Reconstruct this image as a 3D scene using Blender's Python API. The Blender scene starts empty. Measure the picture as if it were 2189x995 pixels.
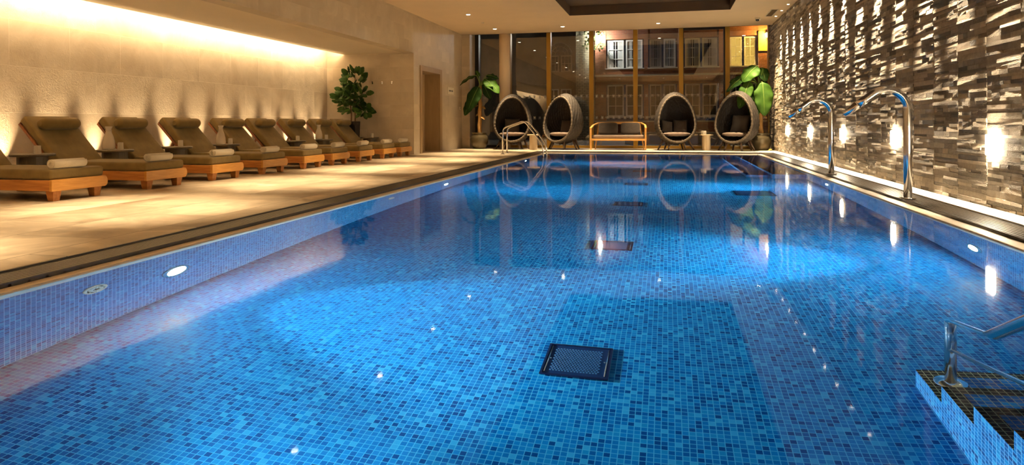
import bpy, math, random
from mathutils import Vector, Matrix, Euler
random.seed(7)
S = bpy.context.scene
C = S.collection
PI = math.pi

# ------------------------------------------------------------------ camera, world, light, exposure
cam_d = bpy.data.cameras.new('camera'); cam = bpy.data.objects.new('camera', cam_d); C.objects.link(cam)
cam_d.sensor_width = 36.0; cam_d.lens = 1447.6 / 2189 * 36.0
cam_d.shift_y = -(497.5 - 262.04) / 2189
cam_d.clip_start = .05; cam_d.clip_end = 300
cam.matrix_world = Matrix.Translation((0, 0, .855)) @ Matrix.Rotation(.2252, 4, 'Z') @ Matrix.Rotation(PI / 2, 4, 'X') @ Matrix.Rotation(-.0032, 4, 'Z')
S.camera = cam
S.view_settings.view_transform = 'Standard'; S.view_settings.look = 'None'
S.view_settings.gamma = 1; S.view_settings.use_curve_mapping = False
S.view_settings.exposure = 1.12
W = bpy.data.worlds.new('night_sky'); S.world = W; W.use_nodes = True
W.node_tree.nodes['Background'].inputs[0].default_value = (.25, .35, .6, 1)
W.node_tree.nodes['Background'].inputs[1].default_value = .012
cy = S.cycles
cy.max_bounces = 10; cy.diffuse_bounces = 4; cy.glossy_bounces = 5; cy.transmission_bounces = 8; cy.transparent_max_bounces = 12
cy.sample_clamp_indirect = 4.0; cy.sample_clamp_direct = 0.0
cy.caustics_reflective = False; cy.caustics_refractive = False
cy.use_denoising = True

WARM = (1.0, .70, .38)
WARM2 = (1.0, .74, .43)
P_COVE = 220        # led strip above the lounger niche
P_UP = 150           # floor uplights behind the loungers
P_DOWN = 840        # ceiling downlights
P_GRAZE = 2100       # downlights along the stone wall
P_POOL = 500        # underwater lamps: emission of the lens
P_BEAM = 470        # beam of each underwater lamp
P_WALL = 130         # wall lamps: emission of the lens


def area(name, loc, rot, sx, sy, power, color, parent=None):
    l = bpy.data.lights.new(name, 'AREA'); l.shape = 'RECTANGLE'; l.size = sx; l.size_y = sy; l.energy = power; l.color = color
    o = bpy.data.objects.new(name, l); C.objects.link(o); o.location = loc; o.rotation_euler = rot
    if parent: o.parent = parent
    return o


def spot(name, loc, aim, power, color, angle, blend=.6, radius=.03, parent=None):
    l = bpy.data.lights.new(name, 'SPOT'); l.energy = power; l.color = color; l.spot_size = math.radians(angle); l.spot_blend = blend
    l.shadow_soft_size = radius
    o = bpy.data.objects.new(name, l); C.objects.link(o); o.location = loc
    d = Vector(aim) - Vector(loc)
    o.rotation_euler = d.to_track_quat('-Z', 'Y').to_euler()
    if parent:
        o.parent = parent
        o.matrix_parent_inverse = Matrix.Identity(4)
    return o


area('cove_light', (-8.765, 6.1, 2.785), (0, math.radians(116), 0), .05, 22.0, P_COVE, WARM2)

# ------------------------------------------------------------------ materials
def newmat(name):
    m = bpy.data.materials.new(name); m.use_nodes = True
    nt = m.node_tree
    return m, nt, nt.nodes['Principled BSDF']


def setp(b, color=None, rough=None, metal=None, spec=None):
    if color is not None: b.inputs['Base Color'].default_value = (*color, 1)
    if rough is not None: b.inputs['Roughness'].default_value = rough
    if metal is not None: b.inputs['Metallic'].default_value = metal
    if spec is not None: b.inputs['Specular IOR Level'].default_value = spec


def N(nt, t, **kw):
    n = nt.nodes.new(t)
    for k, v in kw.items():
        if k.startswith('i_'):
            n.inputs[int(k[2:])].default_value = v
        else:
            setattr(n, k, v)
    return n


def ramp(nt, stops, interp='LINEAR'):
    n = nt.nodes.new('ShaderNodeValToRGB'); r = n.color_ramp; r.interpolation = interp
    while len(r.elements) < len(stops): r.elements.new(.5)
    for e, (p, c) in zip(r.elements, stops):
        e.position = p; e.color = (*c, 1)
    return n


def L(nt, a, b): nt.links.new(a, b)


def plain(name, color, rough=.5, metal=0.0, noise=0.0, scale=20, bump=0.0, spec=None, stretch=(1, 1, 1)):
    m, nt, b = newmat(name); setp(b, color, rough, metal, spec)
    if noise or bump:
        tc = N(nt, 'ShaderNodeTexCoord'); mp = N(nt, 'ShaderNodeMapping'); mp.inputs['Scale'].default_value = stretch
        L(nt, tc.outputs['Object'], mp.inputs['Vector'])
        nz = N(nt, 'ShaderNodeTexNoise'); nz.inputs['Scale'].default_value = scale; nz.inputs['Detail'].default_value = 5
        L(nt, mp.outputs[0], nz.inputs['Vector'])
        if noise:
            lo = tuple(c * (1 - noise) for c in color); hi = tuple(min(1, c * (1 + noise)) for c in color)
            r = ramp(nt, [(.3, lo), (.7, hi)]); L(nt, nz.outputs['Fac'], r.inputs[0]); L(nt, r.outputs[0], b.inputs['Base Color'])
        if bump:
            bp = N(nt, 'ShaderNodeBump'); bp.inputs['Strength'].default_value = bump; bp.inputs['Distance'].default_value = .02
            L(nt, nz.outputs['Fac'], bp.inputs['Height']); L(nt, bp.outputs[0], b.inputs['Normal'])
    return m


def emit(name, color, strength):
    m = bpy.data.materials.new(name); m.use_nodes = True; nt = m.node_tree
    nt.nodes.clear(); o = N(nt, 'ShaderNodeOutputMaterial'); e = N(nt, 'ShaderNodeEmission')
    e.inputs[0].default_value = (*color, 1); e.inputs[1].default_value = strength
    L(nt, e.outputs[0], o.inputs[0]); return m


def uv_expr(nt, axes):
    """(u, v) from object coordinates; 'S' is x + y, for upright faces of either direction"""
    tc = N(nt, 'ShaderNodeTexCoord'); sp = N(nt, 'ShaderNodeSeparateXYZ'); L(nt, tc.outputs['Object'], sp.inputs[0])
    out = []
    for a in axes:
        if a == 'S':
            ad = N(nt, 'ShaderNodeMath', operation='ADD'); L(nt, sp.outputs[0], ad.inputs[0]); L(nt, sp.outputs[1], ad.inputs[1]); out.append(ad.outputs[0])
        else:
            out.append(sp.outputs['XYZ'.index(a)])
    cb = N(nt, 'ShaderNodeCombineXYZ'); L(nt, out[0], cb.inputs[0]); L(nt, out[1], cb.inputs[1])
    return tc, cb.outputs[0]


def stone_tiles(name, axes, bw, rh, c_lo, c_hi, mortar, rough, offs=(0, 0), bump=.3, veins=True, msize=.004, heavy=0.0):
    m, nt, b = newmat(name)
    tc, uv = uv_expr(nt, axes)
    mp = N(nt, 'ShaderNodeMapping'); mp.inputs['Location'].default_value = (offs[0], offs[1], 0); L(nt, uv, mp.inputs['Vector'])
    br = N(nt, 'ShaderNodeTexBrick'); br.offset = .5; br.inputs['Scale'].default_value = 1
    br.inputs['Brick Width'].default_value = bw; br.inputs['Row Height'].default_value = rh
    br.inputs['Mortar Size'].default_value = msize; br.inputs['Mortar Smooth'].default_value = .2
    br.inputs['Color1'].default_value = (0, 0, 0, 1); br.inputs['Color2'].default_value = (1, 1, 1, 1); br.inputs['Mortar'].default_value = (.5, .5, .5, 1)
    L(nt, mp.outputs[0], br.inputs['Vector'])
    # shift the cloudy grain from tile to tile
    sc = N(nt, 'ShaderNodeVectorMath', operation='SCALE'); sc.inputs['Scale'].default_value = 7.0; L(nt, br.outputs['Color'], sc.inputs[0])
    ad = N(nt, 'ShaderNodeVectorMath', operation='ADD'); L(nt, tc.outputs['Object'], ad.inputs[0]); L(nt, sc.outputs[0], ad.inputs[1])
    n1 = N(nt, 'ShaderNodeTexNoise'); n1.inputs['Scale'].default_value = 1.6; n1.inputs['Detail'].default_value = 7; n1.inputs['Roughness'].default_value = .62; n1.inputs['Distortion'].default_value = .9
    L(nt, ad.outputs[0], n1.inputs['Vector'])
    mx = N(nt, 'ShaderNodeMix'); mx.data_type = 'FLOAT'; mx.inputs[0].default_value = .2
    L(nt, n1.outputs['Fac'], mx.inputs[2]); L(nt, br.outputs['Color'], mx.inputs[3])
    rp = ramp(nt, [(.3, c_lo), (.55, tuple((x + y) / 2 for x, y in zip(c_lo, c_hi))), (.72, c_hi)]); L(nt, mx.outputs[0], rp.inputs[0])
    mc = N(nt, 'ShaderNodeMix'); mc.data_type = 'RGBA'; L(nt, br.outputs['Fac'], mc.inputs[0]); L(nt, rp.outputs[0], mc.inputs[6]); mc.inputs[7].default_value = (*mortar, 1)
    L(nt, mc.outputs[2], b.inputs['Base Color'])
    n2 = N(nt, 'ShaderNodeTexNoise'); n2.inputs['Scale'].default_value = 26; n2.inputs['Detail'].default_value = 6; n2.inputs['Distortion'].default_value = 1.2
    L(nt, ad.outputs[0], n2.inputs['Vector'])
    hm = N(nt, 'ShaderNodeMath', operation='MULTIPLY'); L(nt, n2.outputs['Fac'], hm.inputs[0])
    if heavy:
        am = N(nt, 'ShaderNodeMath', operation='MULTIPLY_ADD'); L(nt, br.outputs['Color'], am.inputs[0]); am.inputs[1].default_value = heavy; am.inputs[2].default_value = .25
        L(nt, am.outputs[0], hm.inputs[1])
    else:
        hm.inputs[1].default_value = .5
    sb = N(nt, 'ShaderNodeMath', operation='SUBTRACT'); L(nt, hm.outputs[0], sb.inputs[0]); L(nt, br.outputs['Fac'], sb.inputs[1])
    bp = N(nt, 'ShaderNodeBump'); bp.inputs['Strength'].default_value = bump; bp.inputs['Distance'].default_value = .012
    L(nt, sb.outputs[0], bp.inputs['Height']); L(nt, bp.outputs[0], b.inputs['Normal'])
    rr = N(nt, 'ShaderNodeMapRange'); rr.inputs[3].default_value = rough - .1; rr.inputs[4].default_value = rough + .12; L(nt, n1.outputs['Fac'], rr.inputs[0]); L(nt, rr.outputs[0], b.inputs['Roughness'])
    return m


def mosaic(name, axes, stops, grout, pitch=.0309, rough=.3, gw=.44):
    m, nt, b = newmat(name); setp(b, None, rough, None, .06)
    tc, uv = uv_expr(nt, axes)
    sc = N(nt, 'ShaderNodeVectorMath', operation='SCALE'); sc.inputs['Scale'].default_value = 1 / pitch; L(nt, uv, sc.inputs[0])
    fl = N(nt, 'ShaderNodeVectorMath', operation='FLOOR'); L(nt, sc.outputs[0], fl.inputs[0])
    fr = N(nt, 'ShaderNodeVectorMath', operation='FRACTION'); L(nt, sc.outputs[0], fr.inputs[0])
    wn = N(nt, 'ShaderNodeTexWhiteNoise', noise_dimensions='2D'); L(nt, fl.outputs[0], wn.inputs['Vector'])
    rp = ramp(nt, stops, 'CONSTANT'); L(nt, wn.outputs['Value'], rp.inputs[0])
    s5 = N(nt, 'ShaderNodeVectorMath', operation='SUBTRACT'); L(nt, fr.outputs[0], s5.inputs[0]); s5.inputs[1].default_value = (.5, .5, 0)
    ab = N(nt, 'ShaderNodeVectorMath', operation='ABSOLUTE'); L(nt, s5.outputs[0], ab.inputs[0])
    sp = N(nt, 'ShaderNodeSeparateXYZ'); L(nt, ab.outputs[0], sp.inputs[0])
    mxm = N(nt, 'ShaderNodeMath', operation='MAXIMUM'); L(nt, sp.outputs[0], mxm.inputs[0]); L(nt, sp.outputs[1], mxm.inputs[1])
    gt = N(nt, 'ShaderNodeMath', operation='GREATER_THAN'); L(nt, mxm.outputs[0], gt.inputs[0]); gt.inputs[1].default_value = gw
    mc = N(nt, 'ShaderNodeMix'); mc.data_type = 'RGBA'; L(nt, gt.outputs[0], mc.inputs[0]); L(nt, rp.outputs[0], mc.inputs[6]); mc.inputs[7].default_value = (*grout, 1)
    L(nt, mc.outputs[2], b.inputs['Base Color'])
    return m


def wood(name, c1, c2, rough=.45, axis=0, scale=9):
    m, nt, b = newmat(name); setp(b, None, rough)
    tc = N(nt, 'ShaderNodeTexCoord'); mp = N(nt, 'ShaderNodeMapping'); s = [scale] * 3; s[axis] = scale * .12; mp.inputs['Scale'].default_value = s
    L(nt, tc.outputs['Object'], mp.inputs['Vector'])
    nz = N(nt, 'ShaderNodeTexNoise'); nz.inputs['Scale'].default_value = 2.2; nz.inputs['Detail'].default_value = 7; nz.inputs['Distortion'].default_value = 1.4
    L(nt, mp.outputs[0], nz.inputs['Vector'])
    r = ramp(nt, [(.3, c1), (.68, c2)]); L(nt, nz.outputs['Fac'], r.inputs[0]); L(nt, r.outputs[0], b.inputs['Base Color'])
    return m


def fabric(name, c, weave=420, bump=.15):
    m, nt, b = newmat(name); setp(b, c, .9); b.inputs['Specular IOR Level'].default_value = .15
    b.inputs['Sheen Weight'].default_value = .15
    tc = N(nt, 'ShaderNodeTexCoord')
    nz = N(nt, 'ShaderNodeTexNoise'); nz.inputs['Scale'].default_value = 9; nz.inputs['Detail'].default_value = 3; L(nt, tc.outputs['Object'], nz.inputs['Vector'])
    r = ramp(nt, [(.3, tuple(x * .88 for x in c)), (.7, tuple(x * 1.1 for x in c))]); L(nt, nz.outputs['Fac'], r.inputs[0]); L(nt, r.outputs[0], b.inputs['Base Color'])
    n2 = N(nt, 'ShaderNodeTexNoise'); n2.inputs['Scale'].default_value = weave; L(nt, tc.outputs['Object'], n2.inputs['Vector'])
    bp = N(nt, 'ShaderNodeBump'); bp.inputs['Strength'].default_value = bump; bp.inputs['Distance'].default_value = .003
    L(nt, n2.outputs['Fac'], bp.inputs['Height'])
    n3 = N(nt, 'ShaderNodeTexNoise'); n3.inputs['Scale'].default_value = 7; n3.inputs['Detail'].default_value = 4; n3.inputs['Distortion'].default_value = .8; L(nt, tc.outputs['Object'], n3.inputs['Vector'])
    b2 = N(nt, 'ShaderNodeBump'); b2.inputs['Strength'].default_value = .25; b2.inputs['Distance'].default_value = .02
    L(nt, n3.outputs['Fac'], b2.inputs['Height']); L(nt, bp.outputs[0], b2.inputs['Normal']); L(nt, b2.outputs[0], b.inputs['Normal'])
    return m


def thin_glass(name, tint=(.8, .82, .78), base=.10, rough=0.0):
    m = bpy.data.materials.new(name); m.use_nodes = True; nt = m.node_tree; nt.nodes.clear()
    o = N(nt, 'ShaderNodeOutputMaterial'); t = N(nt, 'ShaderNodeBsdfTransparent'); t.inputs[0].default_value = (*tint, 1)
    g = N(nt, 'ShaderNodeBsdfGlossy'); g.inputs['Roughness'].default_value = rough
    lw = N(nt, 'ShaderNodeFresnel'); lw.inputs[0].default_value = 1.5
    ad = N(nt, 'ShaderNodeMath', operation='ADD'); ad.use_clamp = True; L(nt, lw.outputs[0], ad.inputs[0]); ad.inputs[1].default_value = base
    mx = N(nt, 'ShaderNodeMixShader'); L(nt, ad.outputs[0], mx.inputs[0]); L(nt, t.outputs[0], mx.inputs[1]); L(nt, g.outputs[0], mx.inputs[2]); L(nt, mx.outputs[0], o.inputs[0])
    return m


def water_mat():
    m = bpy.data.materials.new('pool_water'); m.use_nodes = True; nt = m.node_tree; nt.nodes.clear()
    o = N(nt, 'ShaderNodeOutputMaterial')
    g = N(nt, 'ShaderNodeBsdfRefraction'); g.inputs['IOR'].default_value = 1.333; g.inputs['Roughness'].default_value = 0.0
    g.inputs['Color'].default_value = (.80, .96, 1.0, 1)
    gl = N(nt, 'ShaderNodeBsdfGlossy'); gl.inputs['Roughness'].default_value = 0.035
    tc = N(nt, 'ShaderNodeTexCoord')
    n1 = N(nt, 'ShaderNodeTexNoise'); n1.inputs['Scale'].default_value = 2.2; n1.inputs['Detail'].default_value = 2
    L(nt, tc.outputs['Object'], n1.inputs['Vector'])
    bp = N(nt, 'ShaderNodeBump'); bp.inputs['Strength'].default_value = .035; bp.inputs['Distance'].default_value = .02
    L(nt, n1.outputs['Fac'], bp.inputs['Height']); L(nt, bp.outputs[0], g.inputs['Normal']); L(nt, bp.outputs[0], gl.inputs['Normal'])
    fr = N(nt, 'ShaderNodeFresnel'); fr.inputs['IOR'].default_value = 1.333; L(nt, bp.outputs[0], fr.inputs['Normal'])
    pw = N(nt, 'ShaderNodeMath', operation='POWER'); L(nt, fr.outputs[0], pw.inputs[0]); pw.inputs[1].default_value = 1.4
    mx = N(nt, 'ShaderNodeMixShader'); L(nt, pw.outputs[0], mx.inputs[0]); L(nt, g.outputs[0], mx.inputs[1]); L(nt, gl.outputs[0], mx.inputs[2]); L(nt, mx.outputs[0], o.inputs[0])
    return m


def ledger():
    m, nt, b = newmat('split_stone'); setp(b, None, .7)
    ge = N(nt, 'ShaderNodeNewGeometry'); tc = N(nt, 'ShaderNodeTexCoord')
    rp = ramp(nt, [(0, (.13, .108, .08)), (.2, (.26, .215, .165)), (.5, (.40, .335, .255)), (.8, (.52, .44, .335)), (1, (.64, .55, .42))])
    L(nt, ge.outputs['Random Per Island'], rp.inputs[0])
    n1 = N(nt, 'ShaderNodeTexNoise'); n1.inputs['Scale'].default_value = 18; n1.inputs['Detail'].default_value = 6; L(nt, tc.outputs['Object'], n1.inputs['Vector'])
    mr = N(nt, 'ShaderNodeMapRange'); mr.inputs[3].default_value = .65; mr.inputs[4].default_value = 1.3; L(nt, n1.outputs['Fac'], mr.inputs[0])
    sc = N(nt, 'ShaderNodeVectorMath', operation='SCALE'); L(nt, rp.outputs[0], sc.inputs[0]); L(nt, mr.outputs[0], sc.inputs['Scale']); L(nt, sc.outputs[0], b.inputs['Base Color'])
    mp = N(nt, 'ShaderNodeMapping'); mp.inputs['Scale'].default_value = (1, 1, 1.6); L(nt, tc.outputs['Object'], mp.inputs['Vector'])
    n2 = N(nt, 'ShaderNodeTexNoise'); n2.inputs['Scale'].default_value = 34; n2.inputs['Detail'].default_value = 6; n2.inputs['Distortion'].default_value = 1.5; L(nt, mp.outputs[0], n2.inputs['Vector'])
    ml = N(nt, 'ShaderNodeMath', operation='MULTIPLY'); ml.inputs[1].default_value = 7.31; L(nt, ge.outputs['Random Per Island'], ml.inputs[0])
    fr = N(nt, 'ShaderNodeMath', operation='FRACT'); L(nt, ml.outputs[0], fr.inputs[0])
    pw = N(nt, 'ShaderNodeMath', operation='POWER'); L(nt, fr.outputs[0], pw.inputs[0]); pw.inputs[1].default_value = 1.4
    hm = N(nt, 'ShaderNodeMath', operation='MULTIPLY'); L(nt, n2.outputs['Fac'], hm.inputs[0]); L(nt, pw.outputs[0], hm.inputs[1])
    bp = N(nt, 'ShaderNodeBump'); bp.inputs['Strength'].default_value = 1.0; bp.inputs['Distance'].default_value = .055
    L(nt, hm.outputs[0], bp.inputs['Height']); L(nt, bp.outputs[0], b.inputs['Normal'])
    return m


def bricks(name, c1, c2, mortar, axes='SZ', bw=.23, rh=.075):
    m, nt, b = newmat(name); setp(b, None, .85)
    tc, uv = uv_expr(nt, axes)
    br = N(nt, 'ShaderNodeTexBrick'); br.inputs['Scale'].default_value = 1; br.inputs['Brick Width'].default_value = bw; br.inputs['Row Height'].default_value = rh; br.inputs['Mortar Size'].default_value = .008
    br.inputs['Color1'].default_value = (*c1, 1); br.inputs['Color2'].default_value = (*c2, 1); br.inputs['Mortar'].default_value = (*mortar, 1); L(nt, uv, br.inputs['Vector'])
    L(nt, br.outputs['Color'], b.inputs['Base Color'])
    n2 = N(nt, 'ShaderNodeTexNoise'); n2.inputs['Scale'].default_value = 20; L(nt, tc.outputs['Object'], n2.inputs['Vector'])
    sb = N(nt, 'ShaderNodeMath', operation='SUBTRACT'); L(nt, n2.outputs['Fac'], sb.inputs[0]); L(nt, br.outputs['Fac'], sb.inputs[1])
    bp = N(nt, 'ShaderNodeBump'); bp.inputs['Strength'].default_value = .8; bp.inputs['Distance'].default_value = .02; L(nt, sb.outputs[0], bp.inputs['Height']); L(nt, bp.outputs[0], b.inputs['Normal'])
    return m


def leafmat(name, c1, c2, rough=.6):
    m, nt, b = newmat(name); setp(b, None, rough, None, .15)
    tc = N(nt, 'ShaderNodeTexCoord'); nz = N(nt, 'ShaderNodeTexNoise'); nz.inputs['Scale'].default_value = 5; L(nt, tc.outputs['Object'], nz.inputs['Vector'])
    r = ramp(nt, [(.3, c1), (.7, c2)]); L(nt, nz.outputs['Fac'], r.inputs[0]); L(nt, r.outputs[0], b.inputs['Base Color'])
    return m


M = {}
LS_LO, LS_HI = (.42, .335, .235), (.66, .56, .42)
M['limestone'] = stone_tiles('limestone_wall', 'SZ', 1.02, .68, LS_LO, LS_HI, (.60, .51, .385), .55, (.33, .34), .6, heavy=1.6)
M['limestone_smooth'] = stone_tiles('limestone_smooth', 'SZ', .68, .34, (.47, .385, .275), (.64, .545, .41), (.56, .47, .35), .5, (.3, 0), .12)
M['floor'] = stone_tiles('floor_stone', 'YX', 1.24, .82, (.25, .19, .12), (.76, .65, .49), (.17, .13, .085), .45, (.1, -.02), .3, msize=.0045)
M['marble'] = plain('coping_marble', (.80, .74, .63), .35, noise=.06, scale=3)
M['coping'] = plain('coping_stone', (.82, .71, .56), .45, noise=.08, scale=6, bump=.1)
M['ceiling'] = plain('ceiling_paint', (.90, .725, .52), .7, noise=.02, scale=2)
M['soffit'] = plain('soffit_paint', (.72, .62, .47), .7, noise=.02, scale=2)
M['coffer'] = plain('coffer_brown', (.085, .05, .026), .6, noise=.1, scale=3)
M['ledger'] = ledger()
BL = [(0, (.002, .062, .21)), (.10, (.002, .105, .30)), (.32, (.003, .16, .40)), (.62, (.004, .195, .455)), (.82, (.008, .24, .48)), (.94, (.03, .33, .56))]
M['mosaic_floor'] = mosaic('pool_mosaic_floor', 'XY', BL, (.07, .41, .60))
M['mosaic_side'] = mosaic('pool_mosaic_side', 'YZ', [(p, tuple(min(1, c * .85 + .012) for c in col)) for p, col in BL], (.22, .46, .66))
M['mosaic_end'] = mosaic('pool_mosaic_end', 'XZ', BL, (.16, .45, .68))
DK = [(0, (.03, .02, .015)), (.4, (.05, .035, .02)), (.8, (.08, .05, .03))]
M['mosaic_dark'] = mosaic('step_edge_mosaic', 'XY', DK, (.72, .60, .32), gw=.44)
M['mosaic_tread_lit'] = mosaic('tread_mosaic_lit', 'XY', [(p, tuple(min(1, c * 1.6 + .03) for c in col)) for p, col in BL], (.80, .75, .50))  # tile tones lightened in place of room light that the water surface blocks
M['water'] = water_mat()
M['steel'] = plain('brushed_steel', (.72, .70, .67), .16, 1.0, noise=.04, scale=30)
M['dark_metal'] = plain('grate_metal', (.032, .024, .017), .38, .2, noise=.2, scale=30)
M['void'] = plain('drain_channel', (.012, .009, .007), .9)
M['bronze'] = plain('bronze_frame', (.42, .235, .03), .4, .3, noise=.08, scale=6, stretch=(1, 1, .1))
M['black'] = plain('black_frame', (.012, .010, .009), .4)
M['teak'] = wood('teak_side', (.36, .13, .032), (.56, .24, .06), .42, 0)
M['teak_end'] = wood('teak_end_board', (.50, .22, .035), (.68, .34, .075), .42, 1)
M['teak_dark'] = wood('teak_dark', (.18, .06, .018), (.30, .11, .03), .45, 2)
M['oak'] = wood('oak_bench', (.52, .26, .06), (.68, .37, .11), .4, 0)
M['olive'] = fabric('olive_fabric', (.18, .127, .046))
M['taupe'] = fabric('taupe_fabric', (.20, .145, .115))
M['charcoal'] = fabric('charcoal_fabric', (.052, .042, .036))
M['towel'] = plain('white_towel', (.80, .72, .58), .95, noise=.06, scale=160, bump=.6, spec=.1)
M['table'] = wood('table_wood', (.085, .064, .035), (.115, .088, .05), .45, 2, 5)
M['table_pale'] = wood('table_pale_wood', (.40, .31, .20), (.50, .40, .27), .5, 2, 5)
M['wicker'] = plain('woven_strap', (.019, .013, .0085), .75, noise=.35, scale=45, bump=.5)
M['wicker_rim'] = plain('woven_rim', (.085, .062, .041), .75, noise=.3, scale=40, bump=.5)
M['leg_wood'] = wood('chair_leg_wood', (.045, .025, .015), (.08, .045, .025), .4, 2)
M['pot'] = plain('glazed_pot', (.10, .08, .045), .3, .35, noise=.12, scale=5)
M['planter'] = plain('black_planter', (.02, .017, .015), .45)
M['soil'] = plain('soil', (.03, .02, .012), .95, bump=.8, scale=60)
M['bark'] = plain('plant_stem', (.42, .23, .07), .8, noise=.35, scale=12, bump=.6, stretch=(1, 1, .4))
M['bark_fig'] = plain('fig_stem', (.16, .085, .04), .8, noise=.3, scale=14, bump=.4)
M['leaf'] = leafmat('broad_leaf', (.010, .035, .005), (.020, .06, .008))
M['leaf_light'] = leafmat('broad_leaf_light', (.022, .065, .006), (.042, .10, .010))
M['leaf_fig'] = leafmat('fig_leaf', (.018, .05, .010), (.045, .10, .018), .4)
M['petiole'] = plain('leaf_stalk', (.18, .26, .05), .5)
M['door'] = wood('door_leaf_wood', (.40, .28, .15), (.46, .33, .18), .45, 2, 4)
M['door_frame'] = wood('door_frame_wood', (.30, .20, .10), (.36, .245, .125), .45, 2, 4)
M['door_dark'] = plain('door_dark', (.06, .035, .015), .5)
M['sign'] = plain('pale_sign', (.80, .72, .55), .4)
M['ink'] = plain('dark_ink', (.06, .045, .03), .6)
M['white_metal'] = plain('white_fitting', (.75, .68, .56), .4)
M['print'] = emit('frosted_print', (.75, .72, .62), 0.0)
m_, nt_, b_ = newmat('frosted_print'); setp(b_, (.85, .83, .76), .8); M['print'] = m_
M['pane'] = thin_glass('window_glass', (.82, .82, .79), .11)
M['clear'] = thin_glass('drinking_glass', (.93, .90, .84), .06)
m_, nt_, b_ = newmat('frosted_carafe'); setp(b_, (.92, .82, .66), .12); b_.inputs['Alpha'].default_value = .5; M['carafe'] = m_
M['lens_warm'] = emit('lamp_lens_warm', (1, .82, .55), P_WALL)
M['lens_down'] = emit('downlight_lens', (1, .86, .62), 22)
M['lens_pool'] = emit('pool_lamp_lens', (.72, .87, 1.0), P_POOL)
M['lens_pool_added'] = emit('pool_lamp_lens_added', (.72, .87, 1.0), P_POOL * .3)  # weaker lens of the lamp added in the near pool wall
M['led'] = emit('led_strip', (1, .86, .6), 8)
M['brick'] = bricks('red_brick', (.30, .085, .035), (.40, .13, .055), (.30, .2, .14))
M['brick_dim'] = bricks('brown_brick', (.20, .085, .045), (.26, .12, .065), (.25, .18, .13))
M['brick_white'] = bricks('white_brick', (.75, .66, .42), (.55, .48, .30), (.10, .085, .06), 'SZ', .23, .085)
M['render'] = plain('pale_render', (.34, .26, .17), .8, noise=.15, scale=3)
M['stone_trim'] = plain('stone_trim', (.55, .47, .36), .7, noise=.1, scale=8)
M['white_paint'] = plain('white_paint', (.80, .77, .70), .5)
M['terracotta'] = plain('terracotta', (.38, .12, .05), .8, noise=.3, scale=30, bump=.8)
M['night_pane'] = plain('dark_pane', (.02, .022, .025), .08)
M['curtain'] = plain('net_curtain', (.55, .55, .52), .9)
M['yellow_lit'] = emit('lit_window', (1, .62, .12), .6)
M['courtyard'] = plain('courtyard_paving', (.30, .27, .22), .8, noise=.2, scale=4)
M['lamp_white'] = emit('lantern_white', (.95, .97, 1), 120)
M['lamp_amber'] = emit('lantern_amber', (1, .62, .14), 120)
M['ivy'] = leafmat('ivy_leaf', (.04, .08, .015), (.10, .16, .04))


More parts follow.
